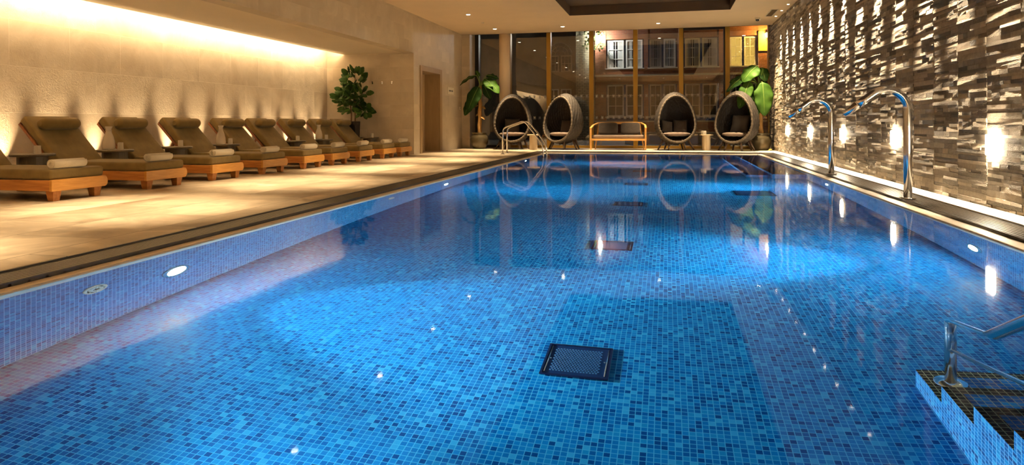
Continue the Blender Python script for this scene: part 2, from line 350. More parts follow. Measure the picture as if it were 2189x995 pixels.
# ------------------------------------------------------------------ mesh builders
class MB:
    def __init__(self): self.v = []; self.f = []; self.mi = []; self.cur = 0; self.smooth = []

    def add(self, v, f, smooth=False):
        b = len(self.v); self.v += [tuple(p) for p in v]
        for q in f: self.f.append(tuple(i + b for i in q)); self.mi.append(self.cur); self.smooth.append(smooth)
        return self

    def box(self, x0, x1, y0, y1, z0, z1):
        v = [(x0, y0, z0), (x1, y0, z0), (x1, y1, z0), (x0, y1, z0), (x0, y0, z1), (x1, y0, z1), (x1, y1, z1), (x0, y1, z1)]
        return self.add(v, [(0, 3, 2, 1), (4, 5, 6, 7), (0, 1, 5, 4), (1, 2, 6, 5), (2, 3, 7, 6), (3, 0, 4, 7)])

    def frustum(self, cx, cy, z0, z1, a0, b0, a1, b1, dx=0, dy=0):
        """box with half sizes a0,b0 at z0 and a1,b1 at z1, top shifted by dx,dy"""
        v = [(cx - a0, cy - b0, z0), (cx + a0, cy - b0, z0), (cx + a0, cy + b0, z0), (cx - a0, cy + b0, z0),
             (cx + dx - a1, cy + dy - b1, z1), (cx + dx + a1, cy + dy - b1, z1), (cx + dx + a1, cy + dy + b1, z1), (cx + dx - a1, cy + dy + b1, z1)]
        return self.add(v, [(0, 3, 2, 1), (4, 5, 6, 7), (0, 1, 5, 4), (1, 2, 6, 5), (2, 3, 7, 6), (3, 0, 4, 7)])

    def obox(self, p0, p1, w, h, up=(0, 0, 1)):
        """bar of section w x h from p0 to p1"""
        p0, p1 = Vector(p0), Vector(p1); t = (p1 - p0).normalized(); u = Vector(up)
        s = t.cross(u).normalized(); n = s.cross(t).normalized()
        v = []
        for p in (p0, p1):
            for a, b in ((-1, -1), (1, -1), (1, 1), (-1, 1)): v.append(p + s * a * w / 2 + n * b * h / 2)
        return self.add(v, [(3, 2, 1, 0), (4, 5, 6, 7), (0, 1, 5, 4), (1, 2, 6, 5), (2, 3, 7, 6), (3, 0, 4, 7)])

    def tube(self, pts, r, n=12, caps=True):
        pts = [Vector(p) for p in pts]; rs = r if isinstance(r, (list, tuple)) else [r] * len(pts)
        v = []; f = []; nrm = None
        for i, p in enumerate(pts):
            t = (pts[min(i + 1, len(pts) - 1)] - pts[max(i - 1, 0)]).normalized()
            if nrm is None:
                nrm = t.orthogonal().normalized()
            else:
                nrm = (nrm - t * nrm.dot(t)).normalized()
            bn = t.cross(nrm)
            for k in range(n):
                a = 2 * PI * k / n; v.append(p + (nrm * math.cos(a) + bn * math.sin(a)) * rs[i])
        for i in range(len(pts) - 1):
            for k in range(n):
                f.append((i * n + k, i * n + (k + 1) % n, (i + 1) * n + (k + 1) % n, (i + 1) * n + k))
        self.add(v, f, True)
        if caps:
            b = len(self.v) - len(v)
            self.f.append(tuple(b + k for k in reversed(range(n)))); self.mi.append(self.cur); self.smooth.append(False)
            e = b + (len(pts) - 1) * n
            self.f.append(tuple(e + k for k in range(n))); self.mi.append(self.cur); self.smooth.append(False)
        return self

    def lathe(self, prof, cx=0, cy=0, n=32, flute=0.0, nf=0, caps=True):
        v = []; f = []
        for r, z in prof:
            for k in range(n):
                a = 2 * PI * k / n; rr = r * (1 + flute * math.cos(nf * a)) if nf else r
                v.append((cx + rr * math.cos(a), cy + rr * math.sin(a), z))
        for i in range(len(prof) - 1):
            for k in range(n):
                f.append((i * n + k, i * n + (k + 1) % n, (i + 1) * n + (k + 1) % n, (i + 1) * n + k))
        if caps and prof[0][0] > 1e-4: f.append(tuple(reversed(range(n))))
        if caps and prof[-1][0] > 1e-4: f.append(tuple((len(prof) - 1) * n + k for k in range(n)))
        return self.add(v, f, True)

    def cushion(self, hx, hy, hz, mat4=None, p=.28, pz=.55, nu=40, nv=16, puff=0.0):
        """rounded pad with half sizes hx, hy, hz, centred; superellipsoid"""
        def sg(a, e): return math.copysign(abs(a) ** e, a)
        v = []; f = []
        for j in range(nv + 1):
            ph = -PI / 2 + PI * j / nv
            for i in range(nu):
                th = 2 * PI * i / nu
                c = sg(math.cos(ph), pz)
                x = hx * c * sg(math.cos(th), p); y = hy * c * sg(math.sin(th), p); z = hz * sg(math.sin(ph), pz)
                if puff:
                    z *= 1 + puff * max(0, 1 - (x / hx) ** 2) * max(0, 1 - (y / hy) ** 2)
                q = Vector((x, y, z))
                v.append(mat4 @ q if mat4 else q)
        for j in range(nv):
            for i in range(nu):
                f.append((j * nu + i, j * nu + (i + 1) % nu, (j + 1) * nu + (i + 1) % nu, (j + 1) * nu + i))
        return self.add(v, f, True)

    def rbox(self, x0, x1, y0, y1, z0, z1, r=.03, seg=4):
        """box with rounded edges on all sides (grid on a cube, projected)"""
        import itertools
        c = Vector(((x0 + x1) / 2, (y0 + y1) / 2, (z0 + z1) / 2)); h = Vector(((x1 - x0) / 2, (y1 - y0) / 2, (z1 - z0) / 2))
        r = min(r, h.x * .98, h.y * .98, h.z * .98)
        ts = []
        def samples(hh):
            a = [-hh + r - r * math.cos(PI / 2 * k / seg) for k in range(seg + 1)]
            m = [-(hh - r) + 2 * (hh - r) * k / 6 for k in range(1, 6)]
            return a + m + [-t for t in reversed(a)]
        for ax in range(3):
            u, w = (ax + 1) % 3, (ax + 2) % 3
            su, sw = samples(h[u]), samples(h[w])
            for sgn in (-1, 1):
                v = []
                for a in su:
                    for b in sw:
                        q = Vector((0, 0, 0)); q[u] = a; q[w] = b; q[ax] = sgn * h[ax]
                        core = Vector([max(-(h[k] - r), min(h[k] - r, q[k])) for k in range(3)])
                        d = q - core
                        if d.length > 1e-9: q = core + d.normalized() * r
                        v.append(c + q)
                n2 = len(sw); f = []
                for i in range(len(su) - 1):
                    for j in range(n2 - 1):
                        qd = (i * n2 + j, (i + 1) * n2 + j, (i + 1) * n2 + j + 1, i * n2 + j + 1)
                        f.append(qd if sgn > 0 else qd[::-1])
                self.add(v, f, True)
        return self

    def xf(self, m, start=0):
        for i in range(start, len(self.v)): self.v[i] = tuple(m @ Vector(self.v[i]))
        return self

    def build(self, name, mats, parent=None, weld=False, bevel=0.0, solid=0.0):
        me = bpy.data.meshes.new(name); me.from_pydata(self.v, [], self.f)
        for m in (mats if isinstance(mats, (list, tuple)) else [mats]): me.materials.append(m)
        me.polygons.foreach_set('material_index', self.mi); me.polygons.foreach_set('use_smooth', self.smooth)
        me.update()
        if weld:
            import bmesh
            bm = bmesh.new(); bm.from_mesh(me); bmesh.ops.remove_doubles(bm, verts=bm.verts, dist=1e-5); bmesh.ops.recalc_face_normals(bm, faces=bm.faces); bm.to_mesh(me); bm.free()
        o = bpy.data.objects.new(name, me); C.objects.link(o)
        if parent: o.parent = parent
        if bevel:
            b = o.modifiers.new('bevel', 'BEVEL'); b.width = bevel; b.segments = 2; b.limit_method = 'ANGLE'
        if solid:
            s = o.modifiers.new('solid', 'SOLIDIFY'); s.thickness = solid; s.offset = 0
        return o


def tag(o, label=None, cat=None, group=None, kind=None):
    if label: o['label'] = label
    if cat: o['category'] = cat
    if group: o['group'] = group
    if kind: o['kind'] = kind
    return o


def empty(name, loc=(0, 0, 0), rz=0.0):
    o = bpy.data.objects.new(name, None); C.objects.link(o); o.location = loc; o.rotation_euler = (0, 0, rz); o.empty_display_size = .1
    return o


def dup(root, loc=None, rz=None):
    kids = [(o, o.parent) for o in root.children]
    r = root.copy(); C.objects.link(r)
    if loc is not None: r.location = loc
    if rz is not None: r.rotation_euler = (0, 0, rz)
    for ch in list(root.children):
        c = ch.copy(); C.objects.link(c); c.parent = r
        for g in list(ch.children):
            d = g.copy(); C.objects.link(d); d.parent = c
    return r


def struct(o): o['kind'] = 'structure'; return o


ORD = ['first', 'second', 'third', 'fourth', 'fifth', 'sixth', 'seventh', 'eighth', 'ninth', 'tenth', 'eleventh', 'twelfth', 'thirteenth', 'fourteenth', 'fifteenth',
       'sixteenth', 'seventeenth', 'eighteenth', 'nineteenth', 'twentieth', 'twenty-first', 'twenty-second', 'twenty-third', 'twenty-fourth']

# ------------------------------------------------------------------ levels
ZW = -.045           # water
ZB = -1.30           # pool bottom
XL, XR = -3.40, 2.38     # pool sides
YN, YF = 1.25, 19.40     # pool ends
XGL0, XGL1 = -3.78, -3.49   # left grate
XGR0, XGR1 = 2.52, 2.84     # right grate
XW = 3.08            # stone wall face
XLW = -6.68          # left wall face
XN = -9.25           # niche back wall
YE = 17.27           # niche end wall
YC = 21.66           # return beside the window
ZC = 3.80
YG = 22.45           # glass
YBACK = -5.0

# ------------------------------------------------------------------ room shell
b = MB()
b.box(XN, XGL0, YBACK, 22.6, -.12, 0)
b.box(XGL0, XW + .1, 19.83, 22.6, -.12, 0)
b.box(XGR1, XW + .1, .85, 19.83, -.12, 0)
b.box(XGL0, XW + .1, YBACK, .85, -.12, 0)
fl = struct(b.build('floor', M['floor']))
b = MB(); b.box(XGR1, XW, .85, 19.9, -.0, .004); b.box(XGL0, XW, 19.83, 20.62, 0, .004)
struct(b.build('trim_1', M['marble']))       # pale paving strip by the stone wall and across the far end
# coping
b = MB(); b.box(XGL1, XL, YN, YF, -.14, -.03); b.box(XR, XGR0, YN, YF, -.14, -.03); b.box(XGL1, XGR0, YF, YF + .11, -.14, -.03); b.box(XGL1, XGR0, YN - .11, YN, -.14, -.03)
struct(b.build('trim_2', M['coping'], bevel=.008))
# pool tank
b = MB(); b.box(XL, XR, YN, YF, ZB - .1, ZB); struct(b.build('pool_floor', M['mosaic_floor']))
b = MB(); b.box(XL - .08, XL - .001, YN, YF, ZB - .1, -.035); struct(b.build('pool_wall_left', M['mosaic_side']))
b = MB(); b.box(XR + .001, XR + .12, YN, YF, ZB - .1, -.035); struct(b.build('pool_wall_right', M['mosaic_side']))
b = MB(); b.box(XL - .08, XR + .1, YF + .001, YF + .1, ZB - .1, -.035); b.box(XL - .08, XR + .1, YN - .1, YN - .001, ZB - .1, -.035); struct(b.build('pool_wall_ends', M['mosaic_end']))
b = MB(); b.add([(XL, YN, ZW), (XR, YN, ZW), (XR, YF, ZW), (XL, YF, ZW)], [(0, 1, 2, 3)])
wt = b.build('pool_water', M['water']); tag(wt, 'still clear water filling the blue mosaic pool', 'water', kind='stuff')

# underwater bench at the far right
b = MB()
def step_block(x0, x1, y0, y1, z):
    b.cur = 1; b.box(x0, x1, y0, y1, ZB, z)
step_block(1.40, 1.82, 12.95, 18.5, -.85); step_block(1.82, XR, 12.75, YF, -.45)
pb = struct(b.build('pool_bench', [M['mosaic_floor'], M['mosaic_side']]))
b = MB()
for (x0, x1, y0, y1, z) in ((1.40, 1.47, 12.95, 18.5, -.85), (1.47, 1.82, 12.95, 13.02, -.85), (1.82, 1.89, 12.75, YF, -.45), (1.89, XR, 12.75, 12.82, -.45)):
    b.box(x0, x1, y0, y1, z, z + .003)
b.build('bench_edge', mosaic('bench_edge_mosaic', 'XY', [(0, (.003, .03, .16)), (.5, (.005, .06, .28))], (.1, .3, .5)), pb)
b = MB(); b.box(1.47, 1.82, 13.02, 18.5, -.85, -.848); b.box(1.89, XR, 12.82, YF, -.45, -.448)
b.build('bench_top', M['mosaic_floor'], pb)
# entry steps at the near right corner
b = MB()
tops = [-1.12, -.955, -.79, -.625, -.46, -.295, -.13]
for i, z in enumerate(tops):
    y1 = 3.76 - .33 * i
    b.box(1.21, XR, YN, y1, (ZB if i == 0 else tops[i - 1]), z)
st = struct(b.build('pool_steps', M['mosaic_side']))
b = MB(); b2 = MB()
for i, z in enumerate(tops):
    y1 = 3.76 - .33 * i; y0 = y1 - .33
    b.box(1.21, XR, y1 - .064, y1, z, z + .003); b.box(1.21, 1.274, y0, y1 - .064, z, z + .003)
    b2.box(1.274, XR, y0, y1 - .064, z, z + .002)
b.build('step_nosing', M['mosaic_dark'], st); b2.build('tread', M['mosaic_tread_lit'], st)

# grates
def grate(name, x0, x1, y0, y1, along, label):
    b = MB(); z0 = -.055; zt = -.012
    b.box(x0, x1, y0, y1, -.12, z0)
    ch = b.build(name, M['void'])
    tag(ch, label, 'drain grate')
    g = MB(); bar = .014
    if along == 'Y':
        n = 8
        for i in range(n):
            x = x0 + (x1 - x0) * (i + .5) / n; g.box(x - bar, x + bar, y0, y1, -.04, zt)
        y = y0
        while y < y1: g.box(x0, x1, y, y + .02, -.036, zt - .004); y += .115
        g.box(x0, x0 + .008, y0, y1, -.05, -.004); g.box(x1 - .008, x1, y0, y1, -.05, -.006)
    else:
        n = 8
        for i in range(n):
            y = y0 + (y1 - y0) * (i + .5) / n; g.box(x0, x1, y - bar, y + bar, -.04, zt)
        x = x0
        while x < x1: g.box(x, x + .02, y0, y1, -.036, zt - .004); x += .115
    g.build('slats', M['dark_metal'], ch)
    return ch
grate('drain_grate', XGL0, XGL1, .9, YF + .43, 'Y', 'long dark slotted drain grate between the lounger deck and the pool')
grate('drain_grate', XGR0, XGR1, .9, YF + .43, 'Y', 'long wet drain grate between the pool and the rough stone wall')
grate('drain_grate', XGL1, XGR0, YF + .12, YF + .43, 'X', 'dark drain grate across the far end of the pool by the window')

# left side: niche back wall, end block with door recess, fascia
b = MB(); b.box(XN - .2, XN, YBACK, YE + 4.5, -.1, 4.2)
struct(b.build('wall_niche', M['limestone']))
DY0, DY1, DZ = 17.84, 19.42, 2.34
b = MB()
b.box(XN, XLW, YE, DY0, 0, 4.0); b.box(XN, XLW, DY1, YC, 0, 4.0); b.box(XN, XLW, DY0, DY1, DZ, 4.0); b.box(XN, -7.25, DY0, DY1, 0, DZ)
b.box(XN, -6.40, YC, 22.7, 0, 4.2)
struct(b.build('wall_left', M['limestone_smooth']))
b = MB(); b.box(-6.98, XLW, YBACK, YE, 2.75, 4.0)
struct(b.build('wall_fascia', M['limestone_smooth']))
b = MB(); b.box(-8.74, -6.98, YBACK, YE, 2.75, 2.87); b.box(XN, -8.5, YBACK, YE, 3.08, 3.2); b.box(-8.62, -8.5, YBACK, YE, 2.87, 3.08)
struct(b.build('ceiling_niche', M['soffit']))
b = MB(); b.box(-8.752, -8.7405, YBACK + .1, YE - .02, 2.76, 2.81)
tag(b.build('led_strip', M['led']), 'warm glowing light strip hidden in the slot above the niche wall', 'light strip')

# ceiling with the dark coffer
KX0, KX1, KY0, KY1, KD = -2.62, 1.63, 1.5, 18.6, .26
b = MB()
b.box(-6.98, KX0, YBACK, 21.84, ZC, ZC + .5); b.box(KX1, XW + .3, YBACK, 21.84, ZC, ZC + .5)
b.box(KX0, KX1, KY1, 21.84, ZC, ZC + .5); b.box(KX0, KX1, YBACK, KY0, ZC, ZC + .5)
b.box(-6.98, XW + .3, 21.84, 22.7, ZC + .32, ZC + .5)
struct(b.build('ceiling', M['ceiling']))
b = MB(); b.box(KX0, KX1, KY0, KY1, ZC + KD, ZC + .5)
b.box(KX0, KX0 + .01, KY0, KY1, ZC + .004, ZC + KD); b.box(KX1 - .01, KX1, KY0, KY1, ZC + .004, ZC + KD); b.box(KX0 + .01, KX1 - .01, KY1 - .01, KY1, ZC + .004, ZC + KD); b.box(KX0 + .01, KX1 - .01, KY0, KY0 + .01, ZC + .004, ZC + KD)
struct(b.build('ceiling_coffer', M['coffer']))
b = MB(); b.box(XN - .2, XW + .3, YBACK - .2, YBACK, -.1, 4.2)
struct(b.build('wall_back', M['limestone_smooth']))

# right wall of split stone panels
b = MB()
b.box(XW + .05, XW + .35, YBACK, 22.7, -.1, 4.3)
rng = random.Random(11)
PW, PH = .685, .30
pats = []
for q in range(9):
    rows = []; z = 0
    while z < PH - 1e-4:
        h = rng.choice([.028, .036, .044, .052, .060])
        if PH - z - h < .028: h = PH - z
        y = 0; pcs = []
        while y < PW - 1e-4:
            w = rng.choice([rng.uniform(.10, .25), rng.uniform(.2, .5), .685])
            if PW - y - w < .08: w = PW - y
            pcs.append((y, y + w, rng.choice([.0, .002, .005, .008, .012, .018]), [rng.uniform(-.0025, .0025) for _ in range(4)]))
            y += w
        rows.append((z, z + h, pcs)); z += h
    pats.append(rows)
y = 6.94 - PW * 12
while y < 22.45:
    zoff = rng.uniform(-.2, 0); z = zoff
    while z < ZC:
        for (r0, r1, pcs) in pats[rng.randrange(9)]:
            a0, a1 = max(z + r0, 0), min(z + r1, ZC)
            if a1 - a0 < .008: continue
            for (p0, p1, d, j) in pcs:
                q0, q1 = y + p0 + .0012, y + p1 - .0012; e0, e1 = a0 + .001, a1 - .001
                if any(q1 > ly - .10 and q0 < ly + .10 and e1 > .50 and e0 < .74 for ly in (4.6, 7.49, 10.41, 13.28, 16.16, 19.05)):
                    d = 0; j = [0] * 4          # stones cut back round the lamps
                xs = [XW + .028 - d + t for t in j]; xb = XW + .05
                b.add([(xs[0], q0, e0), (xs[1], q1, e0), (xs[2], q1, e1), (xs[3], q0, e1), (xb, q0, e0), (xb, q1, e0), (xb, q1, e1), (xb, q0, e1)],
                      [(3, 2, 1, 0), (0, 1, 5, 4), (1, 2, 6, 5), (2, 3, 7, 6), (3, 0, 4, 7)])
        z += PH
    y += PW
struct(b.build('wall_right', M['ledger']))

# ------------------------------------------------------------------ window wall
MX = [-6.40, -5.22, -3.85, -2.43, -1.0, .44, 1.86, 3.12]
ZT = ZC + .32
def m_mark(mb, x, z, y):
    """small frosted M-shaped mark on the pane"""
    h = .105; w = .085; t = .0015; s = .012
    for (xa, za, xb, zb) in ((-.45, 0, -.25, 1), (-.25, 1, -.1, .25), (-.1, .25, 0, .8), (0, .8, .1, .25), (.1, .25, .25, 1), (.25, 1, .45, 0), (-.05, 0, -.05, .5), (.05, 0, .05, .5)):
        mb.obox((x + xa * w, y, z + za * h), (x + xb * w, y, z + zb * h), s * .62, t, (0, 1, 0))
for i in range(7):
    x0, x1 = MX[i], MX[i + 1]
    b = MB(); wf = .07
    left_w = .05 if i else .13
    b.box(x0 - (wf if i else 0), x0 + (wf if i else left_w), YG - .16, YG + .06, 0, ZT)
    if i == 6: b.box(x1 - .05, x1, YG - .16, YG + .06, 0, ZT)
    lx = x0 + (wf if i else left_w); rx = x1 - (wf if i < 6 else .05)
    b.box(lx, rx, YG - .05, YG + .06, 0, .085); b.box(lx, rx, YG - .05, YG + .06, ZT - .12, ZT)
    o = struct(b.build('window_%d' % (i + 1), M['bronze'] if i else M['black'], bevel=.004))
    p = MB(); p.box(lx, rx, YG - .006, YG + .006, .085, ZT - .12); p.build('pane', M['pane'], o)
    d = MB()
    if i:
        n = 7
        for k in range(n):
            for z in (1.665, .955): m_mark(d, lx + (rx - lx) * (k + .5) / n, z, YG - .009)
        d.build('print', M['print'], o)
    if i == 5:
        k = MB(); k.box(lx, rx, YG - .10, YG - .055, 3.79, 3.86); k.box(rx - .05, rx, YG - .10, YG - .055, .085, 3.79); k.box(lx, lx + .02, YG - .10, YG - .055, .085, 3.79)
        k.build('leaf_frame', M['black'], o)
b = MB(); b.box(-6.40, XW + .1, 21.84, 21.9, ZC, ZC + .32)
struct(b.build('trim_3', M['coffer']))
b = MB(); b.lathe([(.185, 0), (.185, ZC + .3)], -5.28, 21.98, 40)
struct(b.build('column', M['ceiling']))

# door in the left wall
d1 = struct(MB().box(-7.20, -7.15, DY0 + .02, DY1 - .02, 0, DZ - .02).build('door_1', M['door'], bevel=.004))
b = MB()
b.box(XLW - .04, XLW + .025, DY0 - .115, DY0 + .03, 0, DZ + .115); b.box(XLW - .04, XLW + .025, DY1 - .03, DY1 + .16, 0, DZ + .115); b.box(XLW - .04, XLW + .025, DY0 + .03, DY1 - .03, DZ - .03, DZ + .115)
b.box(-7.15, XLW - .04, DY0, DY0 + .03, 0, DZ); b.box(-7.15, XLW - .04, DY1 - .03, DY1, 0, DZ); b.box(-7.15, XLW - .04, DY0 + .03, DY1 - .03, DZ - .03, DZ)
b.build('door_frame', M['door_frame'], d1, bevel=.005)
b = MB(); b.tube([(-7.09, DY0 + .38, .42), (-7.09, DY0 + .38, 2.0)], .022, 10); b.tube([(-7.15, DY0 + .38, .6), (-7.09, DY0 + .38, .6)], .012, 8); b.tube([(-7.15, DY0 + .38, 1.8), (-7.09, DY0 + .38, 1.8)], .012, 8)
b.build('pull_handle', M['door_dark'], d1)

# sign, button and hooks
b = MB(); b.box(XLW + .001, XLW + .012, 20.16, 20.78, 1.75, 1.97)
sg = b.build('wall_sign', M['sign'], bevel=.003); tag(sg, 'small pale sign with one short dark line beside the door', 'sign')
y = 20.27
for w in (.05, .03, .06, .04, .05, 0, .06, .05, .04):
    if w: MB().box(XLW + .0125, XLW + .0135, y, y + w * .75, 1.835, 1.885).build('lettering', M['ink'], sg)
    y += w if w else .03
b = MB(); b.box(XLW + .001, XLW + .02, 21.38, 21.47, 1.28, 1.38); sw = b.build('call_button', M['white_metal'], bevel=.005); tag(sw, 'small square button plate low on the wall right of the door', 'button')
b = MB(); b.lathe([(.02, 0), (.018, .012), (.004, .015)], 0, 0, 16); b.xf(Matrix.Translation((XLW + .02, 21.425, 1.33)) @ Matrix.Rotation(PI / 2, 4, 'Y')); b.build('push_button', M['steel'], sw)
for i, x in enumerate((-7.88, -7.595, -7.31)):
    h = empty('coat_hook', (x, YE, 1.955))
    MB().box(-.018, .018, -.012, 0, -.035, .035).build('back_plate', M['steel'], h, bevel=.003)
    MB().tube([(0, -.01, .01), (0, -.045, .0), (0, -.06, .012), (0, -.062, .03)], .007, 8).build('peg', M['steel'], h)
    tag(h, ['metal coat hook on the niche end wall, nearest the fig tree', 'metal coat hook on the niche end wall, middle of three', 'metal coat hook on the niche end wall, nearest the door'][i], 'coat hook', 'coat hooks on the end wall')

# ------------------------------------------------------------------ lamps
def downlight(x, y, z, label, group, power, aim, angle, blend, r=.055, color=WARM2, rad=.03):
    o = empty('recessed_downlight', (x, y, z)); tag(o, label, 'ceiling light', group)
    MB().lathe([(r, 0), (r * 1.45, -.002), (r * 1.45, -.008), (r, -.008)], 0, 0, 24, caps=False).build('trim_ring', M['white_metal'], o)
    MB().lathe([(r * .98, -.003), (r * .98, -.005)], 0, 0, 24).build('lens', M['lens_down'], o)
    spot('downlight_beam', (0, 0, -.03), aim, power, color, angle, blend, rad, o)
    return o
rows = [20.62, 17.70, 14.78, 11.83, 8.85, 5.9, 3.0, .1]
for i, y in enumerate(rows):
    downlight(-5.27, y, ZC, '%s round ceiling downlight from the window along the lounger side' % ORD[i], 'ceiling downlights over the lounger deck', P_DOWN, (0, 0, -3), 50, 1.0)
for i, x in enumerate((-3.12, -.25, 2.56)):  # row added behind the viewpoint, its bounce brightens the ceiling
    downlight(x, -1.6, ZC, 'added unseen ceiling downlight behind the viewpoint, brightening the near deck and ceiling', 'added ceiling downlights over the near deck', P_DOWN * 1.2, (0, 0, -3), 70, .85)
for i, x in enumerate((-3.12, -.25, 2.56)):
    downlight(x, 20.63, ZC, ['round ceiling downlight over the second egg chair by the window', 'round ceiling downlight above the third egg chair by the window', 'round ceiling downlight beside the ceiling camera near the stone wall'][i], 'ceiling downlights along the window', P_DOWN * 1.2, (0, 0, -3), 60, .85)
gy = [20.05 - i * .985 for i in range(22)]
for i, y in enumerate(gy):
    downlight(2.965, y, ZC, '%s narrow ceiling downlight from the window, close above the stone wall' % ORD[i], 'downlights along the stone wall', P_GRAZE, (.19, 0, -3), 24, .9, .03, (1, .82, .58), .012)
up = [6.2, 7.0, 7.8, 8.58, 9.38, 10.2, 11.05, 11.9, 12.75, 13.6, 14.45, 15.2, 15.95, 16.65]
for i, y in enumerate(up):
    o = empty('floor_uplight', (-9.09, y, 0)); tag(o, '%s small round uplight from the camera, set in the floor behind the loungers' % ORD[i], 'uplight', 'uplights along the niche wall')
    MB().lathe([(.03, .001), (.045, .002), (.045, .007), (.03, .007)], 0, 0, 20, caps=False).build('trim_ring', M['steel'], o)
    MB().lathe([(.029, .002), (.029, .005)], 0, 0, 20).build('lens', M['lens_down'], o)
    spot('uplight_beam', (0, 0, .03), (-.10, 0, 1.0), P_UP, WARM2, 42, 1.0, .02, o)
wl = [7.49, 10.41, 13.28, 16.16, 19.05]
for i, y in enumerate(wl + [4.6]):
    o = empty('wall_lamp', (XW - .004, y, .62)); tag(o, ('%s upright glowing wall lamp from the camera, low on the stone wall' % ORD[i]) if i < 5 else 'glowing wall lamp on the stone wall, beyond the right edge of the view', 'wall lamp', 'low lamps along the stone wall')
    MB().box(.006, .05, -.07, .07, -.092, .092).build('housing', M['white_metal'], o, bevel=.004)
    MB().rbox(-.012, .010, -.08, .08, -.102, .102, .007, 2).build('lens', M['lens_warm'], o)
def pool_lamp(x, y, z, label, s, k=1.0):
    o = empty('pool_lamp', (x, y, z)); tag(o, label, 'pool lamp', 'underwater lamps in the pool walls')
    R = Matrix.Rotation(s * PI / 2, 4, 'Y') if s else Matrix.Rotation(-PI / 2, 4, 'X')
    MB().lathe([(.10, .001), (.135, .001), (.135, .012), (.10, .018), (.10, .003)], 0, 0, 32, caps=False).xf(R).build('ring', M['steel'], o)
    MB().lathe([(.099, .004), (.08, .012), (.03, .016), (.002, .017)], 0, 0, 32).xf(R).build('lens', M['lens_pool' if s else 'lens_pool_added'], o)
    spot('pool_beam', (s * .05, 0 if s else .05, 0), (s * 3, 0 if s else 3, -.45), P_BEAM * (k if s else .3), (.72, .88, 1), 64, .8, .05, o)
for i, y in enumerate((4.145, 10.14, 16.29)):
    pool_lamp(XL, y, -.73, '%s bright underwater lamp from the camera in the left pool wall' % ORD[i], 1, (1.0, 1.1, 2.2)[i])
for i, y in enumerate((6.07, 11.13)):
    pool_lamp(XR, y, -.70, '%s bright underwater lamp from the camera in the right pool wall' % ORD[i], -1)
pool_lamp(-1.6, YN, -.72, 'added unseen underwater lamp in the near pool wall, brightening the near floor', 0)  # added out of view to brighten the near pool floor
def jet(x, y, z, label, s):
    R = Matrix.Rotation(s * PI / 2, 4, 'Y')
    o = empty('pool_inlet', (x, y, z)); tag(o, label, 'pool inlet', 'round inlets in the pool wall')
    MB().lathe([(.084, .001), (.084, .003)], 0, 0, 32).xf(R).build('recess', M['black'], o)
    MB().lathe([(.088, .001), (.088, .010), (.072, .018), (.067, .004)], 0, 0, 32, caps=False).lathe([(.052, .004), (.048, .018), (.030, .018), (.026, .004)], 0, 0, 32, caps=False).xf(R).build('cover', M['white_metal'], o)
    b = MB()
    for k in range(6):
        a = k * PI / 3; b.obox((.02 * math.cos(a), .02 * math.sin(a), .016), (.075 * math.cos(a), .075 * math.sin(a), .016), .008, .006)
    b.xf(R).build('spokes', M['white_metal'], o)
jet(XL, 3.45, -.52, 'round slotted water inlet in the pool wall near the first underwater lamp', 1)
jet(XL, 7.99, -.47, 'small round water inlet in the left pool wall between two underwater lamps', 1)

# pool floor drains
def drain(x0, x1, y0, y1, label, mi):
    cx, cy = (x0 + x1) / 2, (y0 + y1) / 2; hx, hy = (x1 - x0) / 2, (y1 - y0) / 2
    o = empty('pool_drain', (cx, cy, ZB)); tag(o, label, 'pool drain', 'square drains in the pool floor')
    f = MB(); t = .012
    f.box(-hx, hx, -hy, -hy + t, .001, .012); f.box(-hx, hx, hy - t, hy, .001, .012); f.box(-hx, -hx + t, -hy + t, hy - t, .001, .012); f.box(hx - t, hx, -hy + t, hy - t, .001, .012)
    f.build('rim', M['drain_rim'], o)
    p = MB(); p.box(-hx + t, hx - t, -hy + t, hy - t, .001, .006); p.build('plate', M['drain'], o)
    h = MB(); n = 16
    for i in range(n):
        for j in range(n):
            x = -hx * .72 + 2 * hx * .72 * (i + .5 * (j % 2)) / n; y = -hy * .74 + 2 * hy * .74 * (j + .5) / n
            h.frustum(x, y, .006, .0085, .0055, .0055, .004, .004)
    h.build('perforation', M['drain_dot'], o)
    k = MB()
    for s in (-1, 1):
        k.lathe([(.006, .006), (.006, .012), (.002, .013)], s * hx * .82, 0, 10); k.tube([(s * hx * .88, -hy * .85, .008), (s * hx * .88, hy * .85, .008)], .004, 6)
    k.build('screws', M['steel'], o)
M['drain'] = plain('drain_plate', (.006, .03, .10), .35, .2)
M['drain_rim'] = plain('drain_rim', (.004, .012, .05), .35, .2)
M['drain_dot'] = plain('drain_dots', (.03, .13, .26), .4)
dl = ['square perforated drain in the pool floor nearest the camera', 'second square drain from the camera along the pool floor centre', 'third square drain from the camera along the pool floor centre', 'fourth square drain from the camera along the pool floor centre', 'fifth and farthest square drain along the pool floor centre']
for i, y in enumerate((3.60, 6.16, 8.76, 11.19, 13.84)): drain(-.68, -.31, y, y + .37, dl[i], i)
drain(.95, 1.50, 10.08, 10.67, 'largest drain cover in the pool floor, near the stone wall side', 9)

